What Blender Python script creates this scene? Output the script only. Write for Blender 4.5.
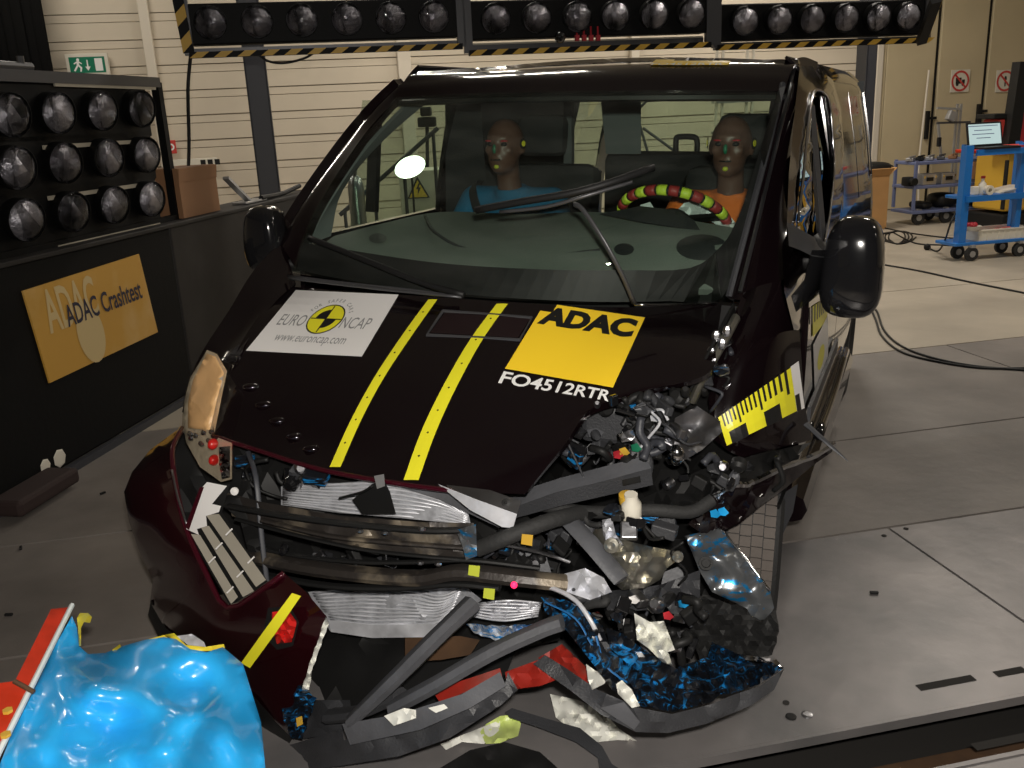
import bpy, bmesh, math, random
import numpy as np
from mathutils import Vector, Matrix, noise
from mathutils.bvhtree import BVHTree
from mathutils.geometry import delaunay_2d_cdt
random.seed(7)
for o in list(bpy.data.objects): bpy.data.objects.remove(o)
SC = bpy.context.scene; COL = SC.collection
PI = math.pi
# ------------------------------------------------------------------ camera
F, CH = 915.0, 1.715                       # focal length in pixels (1024 wide), camera height
_vp = np.array([663., 3500.]) - [512, 384]  # where the hall's verticals meet
_d = np.array([_vp[0], _vp[1], F]); _d /= np.linalg.norm(_d)
_f = np.array([0, 0, 1.]) - _d * _d[2]; _f /= np.linalg.norm(_f)
RC = np.array([np.cross(_d, _f), _f, -_d])  # rows: world axes in camera axes (x right, y down, z forward)
cam = bpy.data.objects.new('camera', bpy.data.cameras.new('camera')); COL.objects.link(cam)
cam.data.sensor_width = 36; cam.data.lens = F / 1024 * 36; cam.data.clip_start = .05; cam.data.clip_end = 100
_R = RC @ np.diag([1, -1, -1])
cam.matrix_world = Matrix.Translation((0, 0, CH)) @ Matrix([list(r) for r in _R]).to_4x4()
SC.camera = cam
# ------------------------------------------------------------------ world, exposure, main lights
w = bpy.data.worlds.new('hall_air'); SC.world = w; w.use_nodes = True
w.node_tree.nodes['Background'].inputs[0].default_value = (1, .92, .82, 1)
w.node_tree.nodes['Background'].inputs[1].default_value = .03
SC.view_settings.view_transform = 'Standard'; SC.view_settings.look = 'None'
SC.view_settings.gamma = 1; SC.view_settings.use_curve_mapping = False
SC.view_settings.exposure = 0.0
ROOM = math.radians(11.5)                  # the hall is turned this much against the camera
RM = Matrix.Rotation(ROOM, 4, 'Z')
def light(name, kind, loc, target, power, color, **k):
    l = bpy.data.lights.new(name, kind); l.energy = power; l.color = color
    for a, b in k.items(): setattr(l, a, b)
    o = bpy.data.objects.new(name, l); COL.objects.link(o); o.location = loc
    o.rotation_euler = (Vector(target) - Vector(loc)).to_track_quat('-Z', 'Y').to_euler()
    return o
light('camera_flash', 'AREA', (.05, -.05, CH + .13), (.12, 3, .75), 84, (1, .94, .86), shape='RECTANGLE', size=.07, size_y=.04)
TUBES = [(-3.0, 11.0, 60), (1.5, 11.0, 85), (6.0, 11.0, 120), (6.0, 7.0, 130), (1.2, 7.2, 30), (-5.0, 8.2, 8), (7.0, 2.2, 50), (9.5, -2.0, 30)]
for (u, v, p) in TUBES:
    a = RM @ Vector((u, v, 4.93))
    L = light('tube_light', 'AREA', a, a + Vector((0, 0, -1)), p, (1, .925, .82), shape='RECTANGLE', size=1.5, size_y=.12)
    L.rotation_euler = (0, 0, ROOM)
GROUPS = dict(lamp_gantry='overhead lamp bank sections', hand_tool='tools on the rear cart', instrument_case='silver instrument cases', crash_test_dummy='dummies in the van',
              prohibition_sign='round signs on the gate', floor_chip='chips on the floor', steel_post='dark steel posts', floor_cable='cables on the floor', crumpled_scrap='pale scraps under the bumper')
# ------------------------------------------------------------------ helpers
VYAW, VROLL = .4287, .0366
def _rot(yaw, roll):
    c, s = math.cos(roll), math.sin(roll); A = Matrix(((c, 0, s), (0, 1, 0), (-s, 0, c)))
    c, s = math.cos(yaw), math.sin(yaw); B = Matrix(((c, s, 0), (-s, c, 0), (0, 0, 1)))
    return (B @ A).to_4x4()
MV = Matrix.Translation((-.44, 2.157, 0)) @ _rot(VYAW, VROLL)      # the van: x to its left side, y to its tail, z up
I4 = Matrix.Identity(4)
class Frame:
    def __init__(s, M):
        s.M = M; s.I = M.inverted(); s.o = s.I @ Vector((0, 0, CH)); s.R = s.I.to_3x3()
    def ray(s, px, py):
        return s.R @ Vector(RC @ np.array([(px - 512) / F, (py - 384) / F, 1.]))
    def at(s, px, py, x=None, y=None, z=None):
        d = s.ray(px, py)
        for i, c in enumerate((x, y, z)):
            if c is not None: return s.o + d * ((c - s.o[i]) / d[i])
VAN = Frame(MV); WORLD = Frame(I4); HALL = Frame(RM)
V = VAN.at; G = WORLD.at; U = HALL.at
MATS = {}
def world_m(o): return MATS.get(o.name, I4)
def thing(name, label, cat, loc=(0, 0, 0), rz=0, group=None, M=None):
    o = bpy.data.objects.new(name, None); COL.objects.link(o); o.empty_display_size = .1
    m = M if M is not None else Matrix.Translation(loc) @ Matrix.Rotation(rz, 4, 'Z')
    o.matrix_world = m; MATS[o.name] = m
    o['label'] = label; o['category'] = cat
    if group: o['group'] = group
    return o
def mk(name, verts, faces, mat, parent=None, S=I4, smooth=False, tag=None, kind=None, label=None, group=None):
    """verts are in frame S; children take their parent's frame, a lone mesh gets its origin at its base"""
    vs = [S @ Vector(v) for v in verts]
    me = bpy.data.meshes.new(name); o = bpy.data.objects.new(name, me); COL.objects.link(o)
    if parent is not None:
        PM = world_m(parent); inv = PM.inverted(); o.parent = parent; MATS[o.name] = PM
        vs = [inv @ v for v in vs]
    else:
        n = max(1, len(vs)); c = Vector((sum(v.x for v in vs) / n, sum(v.y for v in vs) / n, min(v.z for v in vs))) if vs else Vector()
        o.location = c; MATS[o.name] = Matrix.Translation(c); vs = [v - c for v in vs]
    me.from_pydata([tuple(v) for v in vs], [], faces); me.validate()
    for m in (mat if isinstance(mat, (list, tuple)) else [mat]): me.materials.append(m)
    bm = bmesh.new(); bm.from_mesh(me); bmesh.ops.recalc_face_normals(bm, faces=bm.faces); bm.to_mesh(me); bm.free()
    if smooth:
        for p in me.polygons: p.use_smooth = True
        if smooth != 'all':
            try: me.set_sharp_from_angle(angle=math.radians(smooth if smooth is not True else 40))
            except Exception: pass
    if tag: o['label'], o['category'] = tag
    if label: o['label'] = label
    if group: o['group'] = group
    if kind: o['kind'] = kind
    return o
class B:
    """collects shapes for ONE mesh"""
    def __init__(s): s.v = []; s.f = []
    def add(s, v, f):
        n = len(s.v); s.v += [Vector(p) for p in v]; s.f += [tuple(i + n for i in q) for q in f]; return s
    def box(s, c, d, R=None, bev=0):
        c = Vector(c); x, y, z = [k / 2 for k in d]; R = R or Matrix.Identity(3)
        if bev <= 0:
            p = [(i * x, j * y, k * z) for k in (-1, 1) for j in (-1, 1) for i in (-1, 1)]
            f = [(0, 1, 3, 2), (4, 6, 7, 5), (0, 4, 5, 1), (2, 3, 7, 6), (0, 2, 6, 4), (1, 5, 7, 3)]
            return s.add([c + R @ Vector(q) for q in p], f)
        b = min(bev, x * .9, y * .9, z * .9); bm = bmesh.new(); bmesh.ops.create_cube(bm, size=1)
        for q in bm.verts: q.co = Vector((q.co.x * 2 * x, q.co.y * 2 * y, q.co.z * 2 * z))
        bmesh.ops.bevel(bm, geom=bm.edges[:], offset=b, segments=2, profile=.5, affect='EDGES')
        bm.verts.index_update()
        s.add([c + R @ q.co for q in bm.verts], [[q.index for q in f.verts] for f in bm.faces]); bm.free(); return s
    def tube(s, pts, r, n=8, cap=True, flat=1.0, up=None):
        pts = [Vector(p) for p in pts]; rs = r if isinstance(r, (list, tuple)) else [r] * len(pts)
        rings = []; prev = None
        for i, p in enumerate(pts):
            t = (pts[min(i + 1, len(pts) - 1)] - pts[max(i - 1, 0)])
            t = t.normalized() if t.length > 1e-9 else Vector((0, 0, 1))
            if prev is None:
                a = Vector(up) if up else (Vector((0, 0, 1)) if abs(t.z) < .9 else Vector((1, 0, 0)))
            else: a = prev
            a = (a - t * a.dot(t)); a = a.normalized() if a.length > 1e-6 else t.orthogonal().normalized()
            prev = a; b = t.cross(a)
            rings.append([p + a * math.cos(2 * PI * k / n) * rs[i] * flat + b * math.sin(2 * PI * k / n) * rs[i] for k in range(n)])
        v = [q for r_ in rings for q in r_]; f = []
        for i in range(len(pts) - 1):
            for k in range(n): f.append((i * n + k, i * n + (k + 1) % n, (i + 1) * n + (k + 1) % n, (i + 1) * n + k))
        if cap: f.append(tuple(range(n))[::-1]); f.append(tuple((len(pts) - 1) * n + k for k in range(n)))
        return s.add(v, f)
    def bar(s, a, b, w, h, up=(0, 0, 1)):
        a, b = Vector(a), Vector(b); t = (b - a); L = t.length; t.normalize(); u = Vector(up); u = (u - t * u.dot(t))
        u = u.normalized() if u.length > 1e-6 else t.orthogonal().normalized()
        R = Matrix((t, u.cross(t), u)).transposed()
        return s.box((a + b) / 2, (L, w, h), R)
    def ball(s, c, r, n=12, m=8, R=None, p=1.0):
        r = (r, r, r) if not isinstance(r, (tuple, list)) else r; R = R or Matrix.Identity(3); c = Vector(c); v = []; f = []
        sg = lambda a: math.copysign(abs(a) ** p, a)
        for i in range(m + 1):
            th = PI * i / m
            for k in range(n):
                ph = 2 * PI * k / n
                v.append(c + R @ Vector((r[0] * sg(math.sin(th)) * sg(math.cos(ph)), r[1] * sg(math.sin(th)) * sg(math.sin(ph)), r[2] * sg(math.cos(th)))))
        for i in range(m):
            for k in range(n): f.append((i * n + k, i * n + (k + 1) % n, (i + 1) * n + (k + 1) % n, (i + 1) * n + k))
        bm = bmesh.new(); vv = [bm.verts.new(q) for q in v]
        for q in f:
            try: bm.faces.new([vv[j] for j in q])
            except ValueError: pass
        bmesh.ops.remove_doubles(bm, verts=bm.verts[:], dist=1e-5); bm.verts.index_update()
        s.add([q.co.copy() for q in bm.verts], [[q.index for q in g.verts] for g in bm.faces]); bm.free(); return s
    def lathe(s, prof, c=(0, 0, 0), R=None, n=20):
        R = R or Matrix.Identity(3); c = Vector(c); v = []; f = []
        for (r, z) in prof:
            for k in range(n): v.append(c + R @ Vector((r * math.cos(2 * PI * k / n), r * math.sin(2 * PI * k / n), z)))
        for i in range(len(prof) - 1):
            for k in range(n): f.append((i * n + k, i * n + (k + 1) % n, (i + 1) * n + (k + 1) % n, (i + 1) * n + k))
        if prof[0][0] > 1e-4: f.append(tuple(range(n))[::-1])
        if prof[-1][0] > 1e-4: f.append(tuple((len(prof) - 1) * n + k for k in range(n)))
        return s.add(v, f)
    def mk(s, name, mat, parent=None, **k): return mk(name, s.v, s.f, mat, parent, **k)
def aim(d):          # rotation whose z axis points along d
    return Vector(d).normalized().to_track_quat('Z', 'Y').to_matrix()
def cr(p, n):        # Catmull-Rom through points
    p = [np.array(q, float) for q in p]; out = []
    P = [2 * p[0] - p[1]] + p + [2 * p[-1] - p[-2]]
    for i in range(1, len(P) - 2):
        for k in range(n):
            t = k / n; a, b, c, d = P[i - 1:i + 3]
            out.append(.5 * (2 * b + (c - a) * t + (2 * a - 5 * b + 4 * c - d) * t * t + (3 * b - a - 3 * c + d) * t ** 3))
    out.append(p[-1]); return out
def path(pts, n=5): return [Vector(q) for q in cr(pts, n)]
def grid(rows, n=4, m=None):
    m = m or n
    rr = [cr(r, m) for r in rows]; cols = [cr([r[j] for r in rr], n) for j in range(len(rr[0]))]
    return [[Vector(cols[j][i]) for j in range(len(cols))] for i in range(len(cols[0]))]
def shell(g, thick, eye):
    """front grid -> closed shell, thickened away from the eye"""
    R, C = len(g), len(g[0]); v = [p for r in g for p in r]; f = []
    for i in range(R - 1):
        for j in range(C - 1): f.append((i * C + j, i * C + j + 1, (i + 1) * C + j + 1, (i + 1) * C + j))
    N = [Vector() for _ in v]
    for q in f:
        nn = (v[q[1]] - v[q[0]]).cross(v[q[2]] - v[q[0]]) + (v[q[2]] - v[q[0]]).cross(v[q[3]] - v[q[0]])
        for k in q: N[k] += nn
    out = list(v)
    for p, q in zip(v, N):
        q = q.normalized() if q.length > 1e-9 else Vector((0, 0, 1))
        if q.dot(eye - p) > 0: q = -q
        out.append(p + q * thick)
    n = len(v); f2 = [tuple(k + n for k in q)[::-1] for q in f]
    rim = [j for j in range(C)] + [i * C + C - 1 for i in range(1, R)] + [(R - 1) * C + j for j in range(C - 2, -1, -1)] + [i * C for i in range(R - 2, 0, -1)]
    for a, b in zip(rim, rim[1:] + rim[:1]): f2.append((a, b, b + n, a + n))
    return out, f + f2, f
def patch(name, rows, mat, parent, fr=VAN, thick=.004, n=4, m=None, surf=False, smooth=50, **k):
    g = grid(rows, n, m); v, f, front = shell(g, thick, fr.o)
    o = mk(name, v, f, mat, parent, S=fr.M, smooth=smooth, **k)
    if surf: return o, BVHTree.FromPolygons([tuple(p) for p in v[:len(v) // 2]], front)
    return o
def sheet(name, poly, mat, parent, fr=VAN, ax='y', step=10, amp=0, freq=6, thick=.004, inner=(), smooth=35, surf=False, seed=0, jag=0, curve=False, **k):
    """a bent or crumpled plate: outline points (px, py, depth) with a depth along one real axis"""
    P = [list(map(float, p)) for p in poly]
    if curve:
        q = cr(P + [P[0]], 4)[:-1]; P = [list(a) for a in q]
    E = []
    for a, b in zip(P, P[1:] + P[:1]):
        L = math.hypot(b[0] - a[0], b[1] - a[1]); m = max(1, int(L / step))
        for i in range(m):
            t = i / m; e = [a[j] + (b[j] - a[j]) * t for j in range(3)]
            if jag and i:
                e[0] += random.uniform(-jag, jag); e[1] += random.uniform(-jag, jag)
            E.append(e)
    ctl = [tuple(p) for p in P] + list(inner)
    c0 = []
    for c in ctl:
        if all((c[0] - q[0]) ** 2 + (c[1] - q[1]) ** 2 > 4 for q in c0): c0.append(c)
    C = np.array(c0, float); n0 = len(C); kern = lambda r2: np.where(r2 > 0, r2 * np.log(r2 + 1e-12) * .5, 0.)   # thin plate
    A = np.zeros((n0 + 3, n0 + 3)); A[:n0, :n0] = kern(((C[:, None, :2] - C[None, :, :2]) ** 2).sum(2) / 1e4) + np.eye(n0) * .02
    A[:n0, n0] = 1; A[:n0, n0 + 1:] = C[:, :2] / 100; A[n0, :n0] = 1; A[n0 + 1:, :n0] = C[:, :2].T / 100
    W = np.linalg.lstsq(A, np.append(C[:, 2], [0, 0, 0]), rcond=None)[0]; lo, hi = C[:, 2].min() - .05, C[:, 2].max() + .05
    def depth(x, y):
        k = kern(((C[:, :2] - (x, y)) ** 2).sum(1) / 1e4)
        return float(min(hi, max(lo, k @ W[:n0] + W[n0] + (W[n0 + 1] * x + W[n0 + 2] * y) / 100)))
    pts = [Vector((e[0], e[1])) for e in E]; nb = len(pts)
    def inside(x, y):
        r = False; j = nb - 1
        for i in range(nb):
            a, b = pts[i], pts[j]
            if (a.y > y) != (b.y > y) and x < (b.x - a.x) * (y - a.y) / (b.y - a.y) + a.x: r = not r
            j = i
        return r
    x0, x1 = min(p.x for p in pts), max(p.x for p in pts); y0, y1 = min(p.y for p in pts), max(p.y for p in pts)
    yy = y0 + step / 2; row = 0
    while yy < y1:
        xx = x0 + (step / 2 if row % 2 else step * .9)
        while xx < x1:
            if inside(xx, yy) and min((p.x - xx) ** 2 + (p.y - yy) ** 2 for p in pts[:nb]) > (step * .45) ** 2: pts.append(Vector((xx, yy)))
            xx += step
        yy += step * .87; row += 1
    vo, _, fo, *_r = delaunay_2d_cdt(pts, [], [list(range(nb))], 1, 1e-4)
    front = []; back = []
    for p in vo:
        dd = depth(p.x, p.y)
        if amp: dd += amp * noise.noise(Vector((p.x * freq / 100, p.y * freq / 100, seed * 7.3))) + .4 * amp * noise.noise(Vector((p.x * freq / 40, p.y * freq / 40, seed * 3.1)))
        q = fr.at(p.x, p.y, **{ax: dd}); front.append(q); back.append(q + (q - fr.o).normalized() * thick)
    n = len(front); f = [tuple(q) for q in fo]; cnt = {}
    for q in f:
        for a, b in zip(q, q[1:] + q[:1]): cnt[(a, b)] = 1
    side = [(a, b, b + n, a + n) for (a, b) in cnt if (b, a) not in cnt]
    o = mk(name, front + back, f + [tuple(i + n for i in q)[::-1] for q in f] + side, mat, parent, S=fr.M, smooth=smooth, **k)
    if surf: return o, BVHTree.FromPolygons([tuple(p) for p in front], f)
    return o
def homog(q):        # unit square (0,0),(1,0),(1,1),(0,1) -> four image corners
    A = []; b = []
    for (u, v), (x, y) in zip(((0, 0), (1, 0), (1, 1), (0, 1)), q):
        A.append([u, v, 1, 0, 0, 0, -u * x, -v * x]); b.append(x); A.append([0, 0, 0, u, v, 1, -u * y, -v * y]); b.append(y)
    h = np.append(np.linalg.solve(np.array(A, float), np.array(b, float)), 1).reshape(3, 3)
    def m(u, v):
        r = h @ np.array([u, v, 1]); return r[0] / r[2], r[1] / r[2]
    return m
def text_geo(txt, size=1, bold=0.0, shear=0.0, align='LEFT', space=1.0):
    c = bpy.data.curves.new('t', 'FONT'); c.body = txt; c.size = size; c.offset = bold; c.shear = shear; c.align_x = align; c.space_character = space; c.resolution_u = 3
    o = bpy.data.objects.new('t', c); COL.objects.link(o); dg = bpy.context.evaluated_depsgraph_get()
    me = o.evaluated_get(dg).to_mesh(); v = [(p.co.x, p.co.y) for p in me.vertices]; f = [tuple(p.vertices) for p in me.polygons]
    o.to_mesh_clear(); bpy.data.objects.remove(o); return v, f
def fit(geo, x0, y0, x1, y1):   # put lettering into a rectangle
    v, f = geo; a, b = min(p[0] for p in v), max(p[0] for p in v); c, d = min(p[1] for p in v), max(p[1] for p in v)
    return [(x0 + (p[0] - a) / (b - a) * (x1 - x0), y0 + (p[1] - c) / (d - c) * (y1 - y0)) for p in v], f
def gquad(x0, y0, x1, y1, n=6, m=None):
    m = m or n; v = [(x0 + (x1 - x0) * i / n, y0 + (y1 - y0) * j / m) for j in range(m + 1) for i in range(n + 1)]
    return v, [(j * (n + 1) + i, j * (n + 1) + i + 1, (j + 1) * (n + 1) + i + 1, (j + 1) * (n + 1) + i) for j in range(m) for i in range(n)]
def gpie(cx, cy, rx, ry, a0=0, a1=360, n=24, hole=0.0):
    v = []; f = []
    for i in range(n + 1):
        a = math.radians(a0 + (a1 - a0) * i / n); v += [(cx + rx * hole * math.cos(a), cy + ry * hole * math.sin(a)), (cx + rx * math.cos(a), cy + ry * math.sin(a))]
    for i in range(n): f.append((2 * i, 2 * i + 1, 2 * i + 3, 2 * i + 2) if hole else (0, 2 * i + 1, 2 * i + 3))
    return v, f
def decal(name, geo, quad, bvh, mat, parent, lift=.002, fr=VAN, **k):
    """flat print laid on a real surface: (u, v) shapes, v down, projected to where the print sits"""
    m = homog(quad); v = []; keep = []
    for p in geo[0]:
        px, py = m(*p); d = fr.ray(px, py).normalized(); hit = bvh.ray_cast(fr.o, d)
        if hit[0] is None: v.append(None); continue
        nn = hit[1] if hit[1].dot(d) < 0 else -hit[1]; v.append(hit[0] + nn * lift)
    idx = {}; vs = []
    for i, p in enumerate(v):
        if p is not None: idx[i] = len(vs); vs.append(p)
    fs = [tuple(idx[i] for i in q) for q in geo[1] if all(i in idx for i in q)]
    return mk(name, vs, fs, mat, parent, S=fr.M, **k)
def join(*gs):
    v = []; f = []
    for a, b in gs: n = len(v); v += list(a); f += [tuple(i + n for i in q) for q in b]
    return v, f
# ------------------------------------------------------------------ materials
def mat(name, col, rough=.5, metal=0, coat=0, spec=.5, emit=None, es=1, bump=0, bs=20, var=0, vs=5, alpha=None, col2=None, sheen=0, thr=(.45, .6), wear=None):
    m = bpy.data.materials.new(name); m.use_nodes = True; nt = m.node_tree; b = nt.nodes['Principled BSDF']
    b.inputs['Base Color'].default_value = (*col, 1); b.inputs['Roughness'].default_value = rough; b.inputs['Metallic'].default_value = metal
    b.inputs['Coat Weight'].default_value = coat; b.inputs['Coat Roughness'].default_value = .04; b.inputs['Specular IOR Level'].default_value = spec
    if emit: b.inputs['Emission Color'].default_value = (*emit, 1); b.inputs['Emission Strength'].default_value = es
    tc = nt.nodes.new('ShaderNodeTexCoord')
    if bump:
        n = nt.nodes.new('ShaderNodeTexNoise'); n.inputs['Scale'].default_value = bs; n.inputs['Detail'].default_value = 5
        bp = nt.nodes.new('ShaderNodeBump'); bp.inputs['Strength'].default_value = bump; bp.inputs['Distance'].default_value = .01
        nt.links.new(tc.outputs['Object'], n.inputs[0]); nt.links.new(n.outputs[0], bp.inputs['Height']); nt.links.new(bp.outputs[0], b.inputs['Normal'])
    if var or col2:
        n = nt.nodes.new('ShaderNodeTexNoise'); n.inputs['Scale'].default_value = vs; n.inputs['Detail'].default_value = 6
        r = nt.nodes.new('ShaderNodeValToRGB'); c2 = col2 or tuple(c * (1 + var) for c in col)
        r.color_ramp.elements[0].position = thr[0] if col2 else .3; r.color_ramp.elements[1].position = thr[1] if col2 else .7
        c1 = col if col2 else tuple(c * (1 - var) for c in col)
        r.color_ramp.elements[0].color = (*c1, 1); r.color_ramp.elements[1].color = (*c2, 1)
        nt.links.new(tc.outputs['Object'], n.inputs[0]); nt.links.new(n.outputs[0], r.inputs[0]); nt.links.new(r.outputs[0], b.inputs['Base Color'])
    return m
def mglass(name, tint, rough=.0, ior=1.5, dirt=0.0):
    m = bpy.data.materials.new(name); m.use_nodes = True; nt = m.node_tree; nt.nodes.remove(nt.nodes['Principled BSDF'])
    out = nt.nodes['Material Output']; t = nt.nodes.new('ShaderNodeBsdfTransparent'); t.inputs[0].default_value = (*tint, 1)
    g = nt.nodes.new('ShaderNodeBsdfGlossy'); g.inputs['Roughness'].default_value = rough; g.inputs[0].default_value = (1, 1, 1, 1)
    lw = nt.nodes.new('ShaderNodeLayerWeight'); lw.inputs[0].default_value = .5; mx = nt.nodes.new('ShaderNodeMixShader')
    p5 = nt.nodes.new('ShaderNodeMath'); p5.operation = 'POWER'; p5.inputs[1].default_value = 5; fr = nt.nodes.new('ShaderNodeMath'); fr.operation = 'MULTIPLY_ADD'
    f0 = ((ior - 1) / (ior + 1)) ** 2; fr.inputs[1].default_value = 1 - f0; fr.inputs[2].default_value = f0
    nt.links.new(lw.outputs['Facing'], p5.inputs[0]); nt.links.new(p5.outputs[0], fr.inputs[0])
    nt.links.new(fr.outputs[0], mx.inputs[0]); nt.links.new(t.outputs[0], mx.inputs[1]); nt.links.new(g.outputs[0], mx.inputs[2])
    last = mx
    if dirt:
        d = nt.nodes.new('ShaderNodeBsdfDiffuse'); d.inputs[0].default_value = (.5, .5, .46, 1)
        tc = nt.nodes.new('ShaderNodeTexCoord'); mp = nt.nodes.new('ShaderNodeMapping'); mp.inputs['Scale'].default_value = (1.5, 1.5, 6); mp.inputs['Rotation'].default_value = (.4, .5, .2)
        n = nt.nodes.new('ShaderNodeTexNoise'); n.inputs['Scale'].default_value = 2.5; n.inputs['Detail'].default_value = 6
        mr = nt.nodes.new('ShaderNodeMapRange'); mr.inputs[1].default_value = .4; mr.inputs[2].default_value = .8; mr.inputs[4].default_value = dirt
        nt.links.new(tc.outputs['Object'], mp.inputs[0]); nt.links.new(mp.outputs[0], n.inputs[0]); nt.links.new(n.outputs[0], mr.inputs[0])
        m2 = nt.nodes.new('ShaderNodeMixShader'); nt.links.new(mr.outputs[0], m2.inputs[0]); nt.links.new(mx.outputs[0], m2.inputs[1]); nt.links.new(d.outputs[0], m2.inputs[2]); last = m2
    nt.links.new(last.outputs[0], out.inputs[0]); return m
def mscuff(name, base, paint, thr=.52, rough=.35, scale=(3, 3, 22), metal=0):
    """dark plastic or sheet with streaks of barrier paint rubbed on"""
    m = mat(name, base, rough, metal); nt = m.node_tree; b = nt.nodes['Principled BSDF']
    tc = nt.nodes.new('ShaderNodeTexCoord'); mp = nt.nodes.new('ShaderNodeMapping'); mp.inputs['Scale'].default_value = scale; mp.inputs['Rotation'].default_value = (.3, .6, .4)
    n = nt.nodes.new('ShaderNodeTexNoise'); n.inputs['Scale'].default_value = 3.5; n.inputs['Detail'].default_value = 8; n.inputs['Roughness'].default_value = .7
    r = nt.nodes.new('ShaderNodeValToRGB'); e = r.color_ramp.elements; e[0].position = thr; e[1].position = thr + .05; e[0].color = (*base, 1); e[1].color = (*paint, 1)
    nt.links.new(tc.outputs['Object'], mp.inputs[0]); nt.links.new(mp.outputs[0], n.inputs[0]); nt.links.new(n.outputs[0], r.inputs[0]); nt.links.new(r.outputs[0], b.inputs['Base Color'])
    return m
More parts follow.
